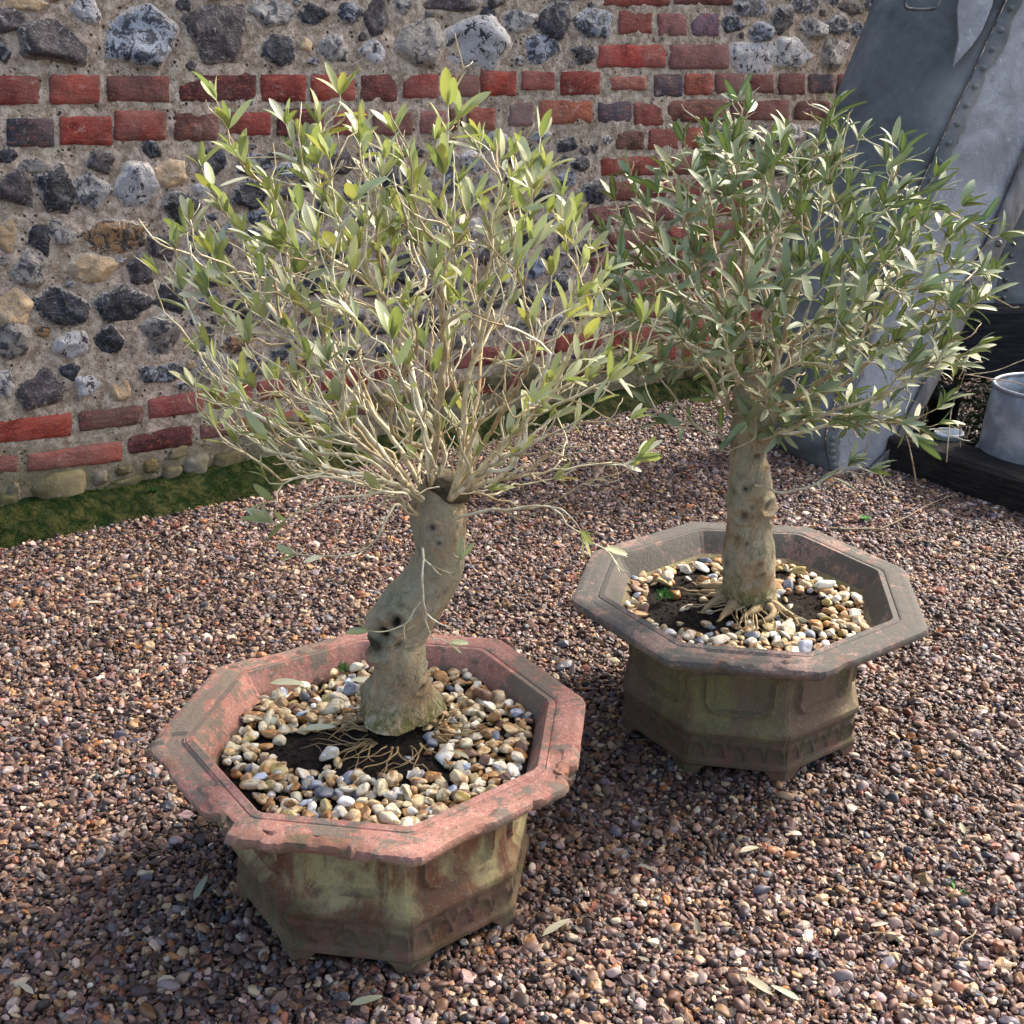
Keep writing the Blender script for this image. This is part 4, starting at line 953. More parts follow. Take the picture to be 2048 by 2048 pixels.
def root_nodes(T, plist, ydepth):
    ids = []
    for (px, py, dx, dz, dy) in plist: ids.append(T.node(D(px, py, ydepth + dy), -1, Vector((dx, dy * 6, dz))))
    return ids
rt1 = root_nodes(T1, [(845, 1000, -.6, .6, -.03), (865, 975, -.1, 1, -.01), (900, 1000, .6, .8, -.03), (925, 985, .8, .6, .01), (835, 1030, -.9, .3, -.035), (850, 985, -.4, .9, .04), (915, 970, .4, .9, .04), (905, 1040, .7, .1, -.045)], Y1)
def m2(x, y, Y, dy): return D(x * 1.06, y * 1.06, Y + dy)
limbs1 = [  # via point, end, depth offsets, start index (1932-scale picture coordinates)
    (0, [(700, 830, -.05), (560, 640, -.08), (420, 480, -.05)], (-.4, -.2, 1)), (0, [(690, 900, -.12), (560, 895, -.2), (505, 830, -.2)], (-.7, 0, .7)),
    (1, [(790, 760, .02), (740, 600, .05), (640, 420, .04)], (-.2, 0, 1)), (1, [(830, 760, -.04), (835, 560, -.06), (838, 330, -.05)], (0, 0, 1)),
    (2, [(905, 800, -.05), (1010, 740, -.08), (1110, 690, -.08)], (.8, 0, .8)), (2, [(880, 740, -.04), (930, 560, -.02), (1000, 380, 0)], (.2, 0, 1)),
    (3, [(960, 830, .05), (1080, 560, .1), (1110, 480, .1)], (.4, 0, 1)), (4, [(700, 870, -.08), (500, 850, -.02), (440, 770, .0)], (-.6, 0, .9)),
    (5, [(720, 800, .1), (600, 600, .18), (520, 420, .2)], (-.2, 0, 1)), (6, [(900, 760, .1), (900, 560, .2), (880, 380, .22)], (0, 0, 1)),
    (3, [(1000, 895, -.02), (1090, 880, -.02), (1195, 868, 0)], (.9, 0, .3)), (7, [(930, 960, -.08), (1060, 960, -.1), (1095, 1000, -.1)], (.7, 0, -.6)),
    (4, [(740, 960, -.12), (690, 1035, -.16), (560, 1045, -.18)], (-.8, 0, .4)), (1, [(840, 860, .0), (700, 720, -.14), (640, 560, -.18)], (-.2, 0, 1)), (2, [(900, 860, 0), (1010, 660, -.15), (985, 540, -.16)], (.0, 0, 1)),
    (0, [(640, 905, -.05), (500, 845, .05), (410, 760, .06)], (-.5, 0, .9)), (2, [(1000, 790, .02), (1180, 700, .0), (1240, 600, 0)], (.4, 0, 1)), (4, [(760, 930, -.14), (620, 940, -.2), (515, 985, -.2)], (-.4, 0, .9)),
    (0, [(730, 850, .05), (560, 780, .12), (460, 640, .14)], (-.2, 0, 1)), (3, [(980, 840, .1), (1090, 740, .16), (1130, 600, .16)], (.1, 0, 1)), (2, [(960, 860, -.14), (1080, 800, -.2), (1150, 720, -.2)], (.3, 0, 1)), (0, [(740, 880, -.18), (640, 800, -.28), (580, 680, -.3)], (-.1, 0, 1)),
    (3, [(1000, 960, .02), (1120, 905, .02), (1190, 880, .02)], (.6, 0, .5)), (1, [(820, 880, -.14), (780, 760, -.26), (740, 640, -.3)], (0, 0, 1))]
limb_tips = []
for (si, vias, dr) in limbs1:
    cur = rt1[si]
    for q, (x, y, dy) in enumerate(vias):
        tgt = m2(x, y, Y1, dy); nx = m2(*vias[q + 1][:2], Y1, vias[q + 1][2]) if q + 1 < len(vias) else None
        td = (nx - T1.pos[cur]).normalized() if nx is not None else Vector(dr); cur = T1.shoot(cur, tgt, td, .018, .36, .003)
    limb_tips.append(cur)
tips1 = [(408,215,-.02,'L'),(430,270,-.05,'L'),(455,330,0,'L'),(540,260,0,'L'),(570,300,.02,'L'),(600,260,.04,'L'),(642,205,.05,'L'),(745,275,0,'L'),(775,330,.03,'L'),(845,225,-.05,'L'),(865,250,-.02,'L'),(820,290,.02,'L'),
 (905,310,.03,'L'),(1020,285,-.02,'L'),(1000,330,.02,'L'),(1060,370,-.05,'L'),(1085,420,0,'L'),(945,330,.05,'L'),(700,300,.06,'L'),(380,340,.02,'L'),(330,470,-.05,'L'),(300,520,-.04,'L'),(360,420,0,'L'),(400,480,-.1,'L'),(345,550,-.05,'L'),(390,560,-.12,'L'),
 (430,400,.02,'L'),(460,440,-.04,'L'),(500,480,-.02,'L'),(520,380,.05,'L'),(1105,640,-.1,'L'),(1120,560,.0,'L'),(1210,610,.02,'L'),(1185,690,-.02,'L'),(1205,860,0,'l'),(1190,790,.05,'l'),(1140,1035,-.08,'l'),(1085,1000,-.1,''),
 (510,985,-.2,'l'),(515,945,-.2,'l'),(500,900,-.16,'l'),(412,745,.05,'l'),(455,760,.02,'l'),(470,760,-.05,'l'),(640,755,-.22,'L'),(610,700,-.2,'l'),(540,800,-.15,'l'),(770,690,-.2,'L'),(800,660,-.2,'l'),(620,800,-.2,'l'),(560,720,-.15,'l'),
 (640,480,-.1,'L'),(690,430,-.04,'L'),(720,480,.02,'L'),(760,420,-.04,'L'),(590,440,-.06,'L'),(615,390,.04,'L'),(675,380,.1,'L'),(880,400,.05,'L'),(930,450,.0,'L'),(960,400,.02,'L'),(860,460,.04,'L'),(800,470,-.02,'L'),(740,540,-.1,'l'),(905,560,-.1,'l'),
 (1000,620,-.12,'l'),(1070,600,-.05,'L'),(580,580,-.16,'l'),(500,600,-.1,'l'),(450,620,-.08,'l'),(430,540,-.05,'L'),(560,520,-.08,'L'),(540,460,.1,'L'),(1040,520,.08,'l'),(1000,450,.1,'l')]
tl1 = [(m2(x, y - (26 if y < 345 else 0), Y1, dy), k) for (x, y, dy, k) in tips1]
# interior twigs filled at random inside the crown
def crown_fill(n, cx, cy, rx, ry, Y, dr, rg, keep):
    out = []
    while len(out) < n:
        a = rg.uniform(-1, 1); b = rg.uniform(-1, 1); c = rg.uniform(-1, 1)
        if a * a + b * b + c * c > 1: continue
        x = cx + a * rx; y = cy + b * ry
        if keep(x, y): out.append((m2(x, y, Y, c * dr), x, y))
    return out
def keep1(x, y):
    if y > 900: return rg.random() < .25
    return True
fill = crown_fill(360, 725, 575, 440, 365, Y1, .30, rg, keep1) + crown_fill(120, 790, 800, 390, 150, Y1, .30, rg, lambda x, y: y < 960)
tl1 += [(p, (('L' if rg.random() < .22 else ('l' if rg.random() < .42 else '')) if y < 480 else ('l' if rg.random() < .20 else ''))) for p, x, y in fill]
tl1.sort(key=lambda t: (t[0] - ctr1).length)
T1.tipinfo = []
for p, k in tl1:
    i0 = T1.attach(p, ctr1); out = (p - ctr1).normalized(); td = (Vector((0, 0, 1)) * .9 + out * .45 + Vector((rg.gauss(0, .15), rg.gauss(0, .15), 0)))
    if p.z < ctr1.z + .02: td = out + Vector((0, 0, rg.uniform(-.2, .5)))
    e = T1.shoot(i0, p, td, .015, .4, .0028)
    if e is not None: T1.tipinfo.append((e, k))
for e in limb_tips: T1.tipinfo.append((e, 'L' if T1.pos[e].z > ctr1.z + .2 else 'l'))
# two small low shoots on the trunk
i0 = T1.node(D(905, 1150, Y1 - .055), -1, Vector((.5, -.3, .6))); e = T1.shoot(i0, D(920, 1120, Y1 - .075), Vector((.2, 0, 1)), .012); T1.tipinfo.append((e, 'q'))
i0 = T1.node(D(845, 1095, Y1 - .05), -1, Vector((0, -.6, -.4))); e = T1.shoot(i0, D(846, 1200, Y1 - .09), Vector((0, 0, -1)), .012); T1.tipinfo.append((e, ''))
for tx, ty in ((738, 1262), (898, 1285)):
    e2 = T1.shoot(e, D(tx, ty, Y1 - .10), Vector((-1 if tx < 800 else .8, 0, .2)), .012); T1.tipinfo.append((e2, 'q'))
def tw_col(r, rg):
    c = random.choice([(206, 196, 164), (196, 184, 150), (178, 160, 124), (214, 208, 180)]); b = srgb(*c); j = rg.uniform(.85, 1.15)
    return np.array([b[0] * j, b[1] * j, b[2] * j, 1])
# bare side stubs
for _ in range(600):
    i0 = rg.randrange(8, len(T1.pos)); d = T1.dir[i0]; o = Matrix.Rotation(rg.uniform(0, 6.28), 3, d) @ d.orthogonal().normalized()
    L_ = rg.uniform(.012, .06); T1.shoot(i0, T1.pos[i0] + (d * .7 + o * .8 + Vector((0, 0, .3))).normalized() * L_, d * .6 + Vector((0, 0, .8)), .012, .3, .001)
T1.build(t1, .00085, .00028, .0060, tw_col)
def pal1(rg): return cvar(rg.choice([(128, 136, 74), (140, 146, 90), (150, 154, 112), (116, 126, 70), (160, 164, 130), (98, 114, 82), (168, 160, 84)]), rg, .22)
def und1(rg): return cvar(rg.choice([(176, 178, 138), (190, 190, 160), (160, 164, 120)]), rg)
s1 = dict(V=[], c=[], d=[], m=[], n=0)
for e, k in T1.tipinfo:
    if k == 'L': leaf_shoot(T1, s1, e, rg.uniform(.06, .14), .023, (.030, .058), (.25, .36), pal1, und1, rg, .7, (-.1, .5), 3, .16)
    elif k == 'l': leaf_shoot(T1, s1, e, rg.uniform(.015, .05), .024, (.028, .056), (.22, .32), pal1, und1, rg, .6, (-.1, .5), 3, .3)
    elif k == 'q': leaf_shoot(T1, s1, e, .01, .03, (.03, .05), (.22, .3), pal1, und1, rg, .6, (-.1, .4), 3, .6)
print('leaves1', s1['n']); build_leaves(s1, M['leaf'], t1)
# surface roots
rm = MB()
for _ in range(60):
    a = rg.uniform(0, 6.28); c = Vector((D(800, 1400, Y1).x, Y1, .275)); p = c + Vector((math.cos(a) * .055, math.sin(a) * .055, .005)); pts = [p]; h = a
    for k in range(rg.randint(5, 11)):
        h += rg.gauss(0, .35); p = p + Vector((math.cos(h) * .011, math.sin(h) * .011, rg.gauss(-.0004, .002))); pts.append(p)
    tube(rm, pts, np.linspace(.0016, .0006, len(pts)) * rg.uniform(.7, 1.3), 5, col=np.array(srgb(146, 124, 88)))
rm.build('surface_roots', M['twig'], t1)

# ---- the farther, dense tree
Y2 = 2.165
t2 = empty('olive_tree', (D(1500, 1225, Y2).x, Y2, .258), 'farther olive tree with straight trunk and dense grey green crown in the lichened planter', 'tree', 'olive trees in octagonal planters')
prof2 = [(1412, 1572, 1238, .03), (1434, 1558, 1222, .02), (1446, 1554, 1200, 0), (1443, 1553, 1166, 0), (1444, 1550, 1093, 0), (1453, 1542, 1045, 0), (1451, 1547, 1003, 0), (1455, 1543, 948, 0), (1459, 1533, 912, 0), (1460, 1548, 858, 0), (1466, 1560, 804, 0), (1464, 1556, 775, 0), (1478, 1530, 745, .0)]
d2 = [(1480, 1018, .012, .006, .6), (1530, 1003, .012, .006, .6), (1547, 1030, .012, .02, 1), (1483, 966, .005, .006, 1), (1508, 903, .008, .004, .6), (1484, 1072, .006, .003, .6), (1508, 1110, .004, .002, .5), (1514, 1130, .005, .003, .6), (1495, 1000, .007, .003, .5), (1460, 1225, .01, .01, .7), (1500, 1222, .008, .006, .6), (1525, 1185, .006, .004, .5), (1490, 1195, .006, .004, .6)]
trunk_mesh('trunk', prof2, Y2, t2, d2, 12.0, .07)
T2 = Tree(5); rg = T2.rg; ctr2 = D(1510, 830, Y2)
rt2 = root_nodes(T2, [(1478, 770, -.4, .9, -.01), (1500, 760, 0, 1, .02), (1530, 770, .4, .9, -.01), (1545, 820, .8, .6, -.01), (1468, 830, -.8, .5, -.01), (1515, 880, .8, .3, -.035), (1462, 880, -.9, .2, 0), (1510, 970, .7, .2, -.045), (1500, 780, .1, .8, .05), (1505, 800, .1, .6, -.05)], Y2)
limbs2 = [(0, [(1370, 620, .0), (1340, 420, .02), (1330, 300, 0)], (0, 0, 1)), (1, [(1410, 560, -.02), (1405, 400, -.04), (1395, 280, -.04)], (0, 0, 1)), (2, [(1480, 640, -.05), (1540, 430, -.04), (1560, 330, -.05)], (.1, 0, 1)),
 (2, [(1530, 640, .05), (1640, 450, .05), (1680, 330, .05)], (.2, 0, 1)), (3, [(1580, 700, -.1), (1700, 520, -.1), (1800, 440, -.1)], (.6, 0, .6)), (3, [(1600, 720, .05), (1740, 590, .05), (1840, 520, .05)], (.8, 0, .5)),
 (4, [(1330, 700, -.05), (1230, 580, -.08), (1170, 520, -.08)], (-.4, 0, .9)), (4, [(1350, 660, .08), (1260, 460, .1), (1200, 370, .1)], (-.3, 0, 1)), (5, [(1560, 780, -.12), (1650, 750, -.16), (1760, 700, -.16)], (.9, 0, .3)),
 (6, [(1310, 800, -.02), (1250, 720, -.05), (1215, 680, -.05)], (-.5, 0, .8)), (7, [(1480, 930, -.10), (1560, 905, -.14), (1600, 870, -.15)], (.8, 0, .3)), (8, [(1440, 620, .16), (1440, 440, .22), (1430, 330, .22)], (0, 0, 1)), (8, [(1540, 600, .2), (1620, 450, .28), (1640, 360, .28)], (0, 0, 1)),
 (9, [(1470, 720, -.16), (1520, 600, -.26), (1560, 520, -.28)], (.1, 0, 1)), (9, [(1400, 720, -.16), (1350, 600, -.24), (1300, 520, -.26)], (-.1, 0, 1)), (5, [(1600, 800, -.08), (1700, 800, -.1), (1730, 830, -.1)], (.8, 0, .2)), (3, [(1620, 780, .0), (1750, 690, 0), (1800, 690, 0)], (.9, 0, .4))]
lt2 = []
for (si, vias, dr) in limbs2:
    cur = rt2[si]
    for q, (x, y, dy) in enumerate(vias):
        tgt = m2(x, y, Y2, dy); nx = m2(*vias[q + 1][:2], Y2, vias[q + 1][2]) if q + 1 < len(vias) else None
        cur = T2.shoot(cur, tgt, (nx - T2.pos[cur]).normalized() if nx is not None else Vector(dr), .02, .36, .004)
    lt2.append(cur)
tips2 = [(1392,215,0),(1410,235,-.04),(1575,225,-.04),(1560,260,-.04),(1685,295,0),(1490,280,0),(1290,290,0),(1270,320,.05),(1190,330,.05),(1160,380,.05),(1335,275,0),(1440,310,.1),(1885,445,-.05),(1870,520,0),(1825,670,-.1),(1780,760,-.1),(1770,800,-.1),(1640,890,-.15),
 (1600,880,-.15),(1145,450,0),(1175,500,-.05),(1130,570,-.08),(1160,600,-.1),(1225,600,-.2),(1250,680,-.1),(1230,770,0),(1260,800,-.05),(1770,360,.05),(1815,390,.0),(1600,350,.1),(1640,400,0),(1700,440,0),(1740,400,.05),(1810,470,-.05),(1790,560,0),(1760,640,-.05),(1720,700,-.1),(1680,760,-.1),
 (1380,270,.0),(1360,330,-.02),(1300,400,-.02),(1240,440,0),(1520,330,0),(1200,430,.1),(1830,580,.0),(1540,300,.06),(1620,290,.08),(1280,620,-.2),(1700,800,-.14)]
tl2 = [m2(x, y - (22 if y < 300 else 0), Y2, dy) for x, y, dy in tips2]
def keep2(x, y):
    if y > 820: return rg.random() < .15
    if x < 1250 and y > 700: return rg.random() < .4
    return True
tl2 += [p for p, x, y in crown_fill(235, 1495, 535, 385, 310, Y2, .34, rg, keep2)]
tl2.sort(key=lambda t: (t - ctr2).length); ti2 = list(lt2)
for p in tl2:
    i0 = T2.attach(p, ctr2); out = (p - ctr2).normalized(); td = Vector((0, 0, 1)) * .7 + out * .7 + Vector((rg.gauss(0, .25), rg.gauss(0, .25), 0))
    e = T2.shoot(i0, p, td, .017, .4, .0035)
    if e is not None: ti2.append(e)
for _ in range(420):
    i0 = rg.randrange(10, len(T2.pos)); d = T2.dir[i0]; o = Matrix.Rotation(rg.uniform(0, 6.28), 3, d) @ d.orthogonal().normalized()
    T2.shoot(i0, T2.pos[i0] + (d * .7 + o * .8).normalized() * rg.uniform(.02, .07), d, .012, .3, .001)
T2.build(t2, .0009, .00042, .0095, tw_col)
def pal2(rg): return cvar(rg.choice([(34, 70, 56), (44, 82, 66), (54, 94, 76), (40, 74, 48), (66, 100, 80), (32, 60, 50), (76, 112, 54)]), rg)
def und2(rg): return cvar(rg.choice([(136, 142, 104), (150, 152, 112), (126, 134, 96)]), rg)
s2 = dict(V=[], c=[], d=[], m=[], n=0)
for e in ti2: leaf_shoot(T2, s2, e, rg.uniform(.06, .14), .025, (.042, .070), (.19, .27), pal2, und2, rg, .85, (.1, .9), 3, .16, .8)
print('leaves2', s2['n']); build_leaves(s2, M['leaf2'], t2)
rm = MB()
for _ in range(40):
    a = rg.uniform(1.9, 5.6); c = Vector((D(1500, 1225, Y2).x, Y2, .272)); p = c + Vector((math.cos(a) * .05, math.sin(a) * .05, .012)); pts = [p]; h = a
    for k in range(rg.randint(4, 9)):
        h += rg.gauss(0, .3); p = p + Vector((math.cos(h) * .012, math.sin(h) * .012, rg.gauss(-.0012, .002))); pts.append(p)
    tube(rm, pts, np.linspace(.013 if _ < 9 else .0022, .0012, len(pts)) * rg.uniform(.7, 1.3), 6, col=np.array(srgb(150, 130, 96)))
rm.build('surface_roots', M['twig'], t2)

# ------------------------------------------------------------------ bellows leaning by the wall
bl = empty('forge_bellows', G(1690, 950), 'huge old grey leather bellows with rows of studs leaning upright beside the wall', 'bellows')
yL = lambda z: 3.98 + .42 * z
def bpt(px, py, y0, k):      # point on the leaning plane y = y0 + k z
    r = ray(px, py); t = (y0 + k * H) / (r.y - k * r.z); return Vector((0, 0, H)) + r * t
st_y = [-420, -200, -60, 60, 160, 260, 360, 460, 560, 660, 760, 860, 900, 935, 952]
def interp(tab, y):
    for (a, b), (c, d) in zip(tab[:-1], tab[1:]):
        if a <= y <= c: return b + (d - b) * (y - a) / (c - a)
    return tab[-1][1]
Ltab = [(-420, 1960), (-60, 1772), (0, 1750), (140, 1692), (250, 1650), (400, 1600), (560, 1560), (700, 1540), (860, 1542), (900, 1560), (952, 1622)]
Stab = [(-420, 2230), (-60, 2046), (20, 2008), (190, 1930), (360, 1850), (560, 1765), (760, 1690), (880, 1652), (952, 1668)]
Btab = [(-420, 2420), (-60, 2200), (60, 2150), (330, 2036), (460, 1980), (560, 1935), (690, 1880), (800, 1830), (900, 1772), (952, 1722)]
Ctab = [(-420, 2470), (-60, 2250), (60, 2200), (330, 2086), (460, 2022), (560, 1972), (690, 1906), (800, 1856), (900, 1802), (952, 1762)]
def curve(tab, y0, k, jit=0): return [bpt(interp(tab, y) , y, y0, k) for y in st_y]
cL = curve(Ltab, 4.02, .42); cS = curve(Stab, 3.76, .40); cB = curve(Btab, 3.80, .40); cC = curve(Ctab, 3.83, .40)
def densify(c, n=8):
    out = []
    for i in range(len(c) - 1):
        a, b, c_, d = c[max(i - 1, 0)], c[i], c[i + 1], c[min(i + 2, len(c) - 1)]
        for k in range(n):
            t = k / n; out.append(.5 * ((2 * b) + (c_ - a) * t + (2 * a - 5 * b + 4 * c_ - d) * t * t + (3 * b - a - 3 * c_ + d) * t ** 3))
    out.append(c[-1]); return out
cL, cS, cB, cC = [densify(c) for c in (cL, cS, cB, cC)]
def loft(c1, c2, nm, m, bulge=0, thick=.012, n=14, wr=.003, ext=0):
    back = Vector((.25, 1, .1)).normalized(); V = []
    for p, q in zip(c1, c2):
        for k in range(n):
            t = k / (n - 1); x = p.lerp(q, t); x = x - back * (bulge * math.sin(math.pi * t)) + back * (wr * float(fbm(x.x * 9, x.z * 6, 2.2, 3))); V.append(x)
    nF = len(V); V += [v + back * thick for v in V]; m_ = len(c1); F = []
    for i in range(m_ - 1):
        for k in range(n - 1): a = i * n + k; F += [[a, a + n, a + n + 1, a + 1], [nF + a, nF + a + 1, nF + a + n + 1, nF + a + n]]
    for i in range(m_ - 1):
        a = i * n; F.append([a, nF + a, nF + a + n, a + n]); b = a + n - 1; F.append([b, b + n, nF + b + n, nF + b])
    for k in range(n - 1): F.append([k, k + 1, nF + k + 1, nF + k]); b = (m_ - 1) * n + k; F.append([b, nF + b, nF + b + 1, b + 1])
    return mesh(nm, [tuple(v) for v in V], F, m, bl)
side_ = loft(cL, [s + Vector((-.004, .012, 0)) for s in cS], 'leather_side', M['leather'], .045, .012)
board = loft(cS, cB, 'front_board', M['board'], .01, .012)
# overlapping leather strip along the seam, with a ragged edge on the pale board
strip2 = []
for i, s in enumerate(cS):
    t = .17 + .035 * float(vn(i * .9, 3.3, 0)) + .05 * float(vn(i * .16, 8.3, 0)); strip2.append(s.lerp(cB[i], max(.07, t)) + Vector((-.002, -.013, 0)))
seam = loft([s + Vector((-.006, -.006, 0)) for s in cS], strip2, 'seam_strip', M['leather'], .004, .009, 8, .001)
bat = loft([p + Vector((-.002, -.022, 0)) for p in cB], [p + Vector((0, -.014, 0)) for p in cC], 'edge_batten', M['batten'], .004, .03, 6, .001)
# pale worn patch and a ring on the leather
pt = MB()
for (poly, nm) in (([(1930, -60), (1995, -60), (1985, 10), (1965, 60), (1945, 90), (1905, 135), (1918, 80), (1915, 20)], 'patch'),):
    V = [bpt(x, y, 3.705 + .045, .40) for x, y in poly]; V2 = [v + Vector((0, .012, 0)) for v in V]; n = len(V)
    pt.add([tuple(v) for v in V + V2], [list(range(n)), list(range(2 * n - 1, n - 1, -1))] + [[i, (i + 1) % n, n + (i + 1) % n, n + i] for i in range(n)])
pt.build('worn_patch', M['board'], bl, smooth=False)
hd = MB(); ringp = [bpt(x, y, 3.74, .40) for x, y in [(1818, -30), (1811, 0), (1812, 14), (1822, 18), (1845, 19), (1868, 17), (1876, 8), (1884, -12), (1888, -30)]]
tube(hd, densify(ringp, 5), .0055, 8); hd.build('iron_ring', M['stud'], bl)
def dome(mb, p, nrm, r, n=12):
    nrm = nrm.normalized(); x = nrm.orthogonal().normalized(); y = nrm.cross(x); V = []; rings = 5
    for k in range(rings):
        a = k / (rings - 1) * math.pi / 2; rr = r * math.cos(a) if k < rings - 1 else r * .02; h = r * .55 * math.sin(a)
        for i in range(n): b = 2 * math.pi * i / n; V.append(p + (x * math.cos(b) + y * math.sin(b)) * rr + nrm * h)
    F = [[k * n + i, k * n + (i + 1) % n, (k + 1) * n + (i + 1) % n, (k + 1) * n + i] for k in range(rings - 1) for i in range(n)]; F.append([(rings - 1) * n + i for i in range(n)])
    mb.add([tuple(v) for v in V], F)
fn = Vector((-.15, -1, .3))
for i in range(6, len(cS) - 6, 3):
    sb = MB(); dome(sb, cS[i].lerp(cB[i], .05) + Vector((0, -.018, .0)), fn, .0105); sb.build('stud', M['leather'], bl)
for i in (30, 44, 58, 68, 76, 84, 92, 100):
    if i < len(cB): sb = MB(); dome(sb, cB[i].lerp(cC[i], .55) + Vector((0, -.026, 0)), fn, .013); sb.build('bolt', M['stud'], bl)
# the ribbed rear part of the bellows, resting on the timber
yb = 4.22
rp = MB()
def slab(parent, name, mat, poly, y0, k, th, seg=True):
    V = [bpt(x, y, y0, k) for x, y in poly]; V2 = [v + Vector((0, th, 0)) for v in V]; n = len(V)
    return mesh(name, [tuple(v) for v in V + V2], [list(range(n))[::-1], list(range(n, 2 * n))] + [[i, n + i, n + (i + 1) % n, (i + 1) % n] for i in range(n)], mat, parent, smooth=False)
slab(bl, 'rear_board', M['batten'], [(1870, 614), (2030, 330), (2400, 330), (2400, 614)], 4.12, .2, .03)
slab(bl, 'rear_leather', M['leather'], [(1930, 607), (2040, 330), (2060, 330), (1958, 607)], 4.09, .2, .02)
slab(bl, 'rear_leather', M['board'], [(1955, 606), (1975, 500), (1998, 440), (2010, 500), (1990, 606)], 4.075, .2, .015)
slab(bl, 'rear_leather', M['leather'], [(1990, 609), (2010, 480), (2060, 350), (2380, 350), (2380, 609)], 4.07, .2, .02)
for (x, y) in ((2011, 560), (2013, 578), (2008, 596), (2016, 535), (2022, 512), (2028, 488), (2036, 466)):
    sb = MB(); dome(sb, bpt(x, y, 4.068, .2), Vector((0, -1, .1)), .009); sb.build('stud', M['stud'], bl)

# ------------------------------------------------------------------ timbers
def timber(name, a, b, wdt, hgt, mat, label, cat, rnd=.012, group=None):
    """a, b: bottom-front ends; width goes away from the camera"""
    ax = (b - a); L = ax.length; ax = ax.normalized(); n = Vector((-ax.y, ax.x, 0)).normalized(); n = n if n.y > 0 else -n; NL = 60
    sec = [(rnd, 0), (0, rnd), (0, hgt * .35), (0, hgt * .7), (0, hgt - rnd), (rnd, hgt), (wdt * .35, hgt), (wdt * .7, hgt), (wdt - rnd, hgt), (wdt, hgt - rnd), (wdt, rnd), (wdt - rnd, 0)]
    me_v = []; 
    for k in range(NL + 1):
        x = L * k / NL
        for (d, h) in sec:
            j = .006 * float(fbm(x * 1.2, d * 30, h * 30, 3)) + .003 * float(vn(x * 9, d * 50, h * 50)); me_v.append((x, d + j, h + j))
    m = len(sec); F = [[k * m + i, k * m + (i + 1) % m, (k + 1) * m + (i + 1) % m, (k + 1) * m + i] for k in range(NL) for i in range(m)]
    F = [f[::-1] for f in F]; F += [list(range(m)), [NL * m + i for i in range(m)][::-1]]
    o = mesh(name, me_v, F, mat, None, smooth=False); org = o.location.copy()
    # shift the mesh so that its local X runs along the timber
    me = o.data; me.transform(Matrix.Translation(org)); 
    up = Vector((0, 0, 1)); Mx = Matrix((ax, n, up)).transposed().to_4x4(); o.matrix_world = Matrix.Translation(a) @ Mx
    tag(o, label, cat, group); return o
timber('timber_sleeper', G(1768, 936), G(1768, 936) + (G(2048, 1036) - G(1768, 936)) * 1.7, .17, .115, M['sleeper'], 'dark weathered timber lying diagonally on the gravel in front of the metal bin', 'timber')
zb = .262
a_ = D(1740, 740, 4.06); b_ = D(2380, 752, 4.02); a_.z = zb; b_.z = zb
timber('timber_beam', a_, b_, .22, .245, M['beam'], 'thick black timber raised behind the bin, with the bellows standing on it', 'timber')
blk = timber('timber_block', Vector((2.02, 3.95, 0)), Vector((2.32, 3.95, 0)), .3, .258, M['beam'], 'dark timber block holding up the raised black timber behind the bin', 'timber')

# dark soil-coloured sheet that paints in the ground shade behind the timber
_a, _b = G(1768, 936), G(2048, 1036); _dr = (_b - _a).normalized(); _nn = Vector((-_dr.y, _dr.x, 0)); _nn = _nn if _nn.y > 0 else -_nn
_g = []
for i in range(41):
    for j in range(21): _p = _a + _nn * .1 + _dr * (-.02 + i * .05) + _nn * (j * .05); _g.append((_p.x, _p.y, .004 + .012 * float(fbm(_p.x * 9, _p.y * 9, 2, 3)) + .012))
tag(mesh('shade_sheet', _g, gridF(41, 21), M['soil']), kind='structure')
# ------------------------------------------------------------------ metal bin, small pots, ivy
def lathe(name, c, prof, mat, parent, n=64):
    V = []; m = len(prof)
    for (r, z) in prof:
        for i in range(n): a = 2 * math.pi * i / n; V.append((c[0] + r * math.cos(a), c[1] + r * math.sin(a), c[2] + z))
    F = [[k * n + i, k * n + (i + 1) % n, (k + 1) * n + (i + 1) % n, (k + 1) * n + i] for k in range(m - 1) for i in range(n)]
    return mesh(name, V, F, mat, parent)
bc = Vector((D(2112, 800, 3.62).x, 3.66, 0))
bn = empty('metal_bin', bc, 'pale grey galvanised bin with an open top behind the diagonal timber', 'bin')
lathe('body', bc, [(0, .01), (.205, .01), (.212, .0), (.212, .012), (.205, .10), (.196, .102), (.196, .108), (.186, .27), (.178, .33), (.175, .33), (.183, .26), (.20, .03), (0, .025)], M['zinc'], bn)
lathe('rolled_rim', bc, [(.1765 + .0065 * math.cos(t), .331 + .0065 * math.sin(t)) for t in np.linspace(0, 2 * math.pi, 13)], M['zinc'], bn)
c = D(1882, 850, 3.98); c.z = .10; 
tb = empty('plastic_pot', (c.x, c.y, .0), 'black plastic plant pot behind the diagonal timber, above the white tub', 'pot')
lathe('pot_body', (c.x, c.y, 0), [(0, .002), (.044, .002), (.055, .21), (.061, .21), (.061, .24), (.055, .24), (.05, .2), (.0, .2)], M['blackp'], tb, 28)
lathe('compost', (c.x, c.y, 0), [(.051, .21), (.02, .214), (0.001, .213)], M['soil'], tb, 24)
c = D(1896, 880, 3.80); wt = empty('plastic_tub', (c.x, c.y, 0), 'small white plastic tub just behind the diagonal timber', 'tub')
lathe('tub_body', (c.x, c.y, 0), [(0, .002), (.040, .002), (.046, .128), (.049, .128), (.049, .138), (.043, .138), (.039, .02), (0, .02)], M['white'], wt, 28)
lathe('compost', (c.x, c.y, 0), [(.041, .115), (.02, .117), (0.001, .116)], M['soil'], wt, 24)
iv = empty('ivy_plant', D(1940, 880, 4.0), 'dark green ivy growing in the shade under the raised black timber', 'ivy'); rg = random.Random(3)
st = MB(); lv = MB()
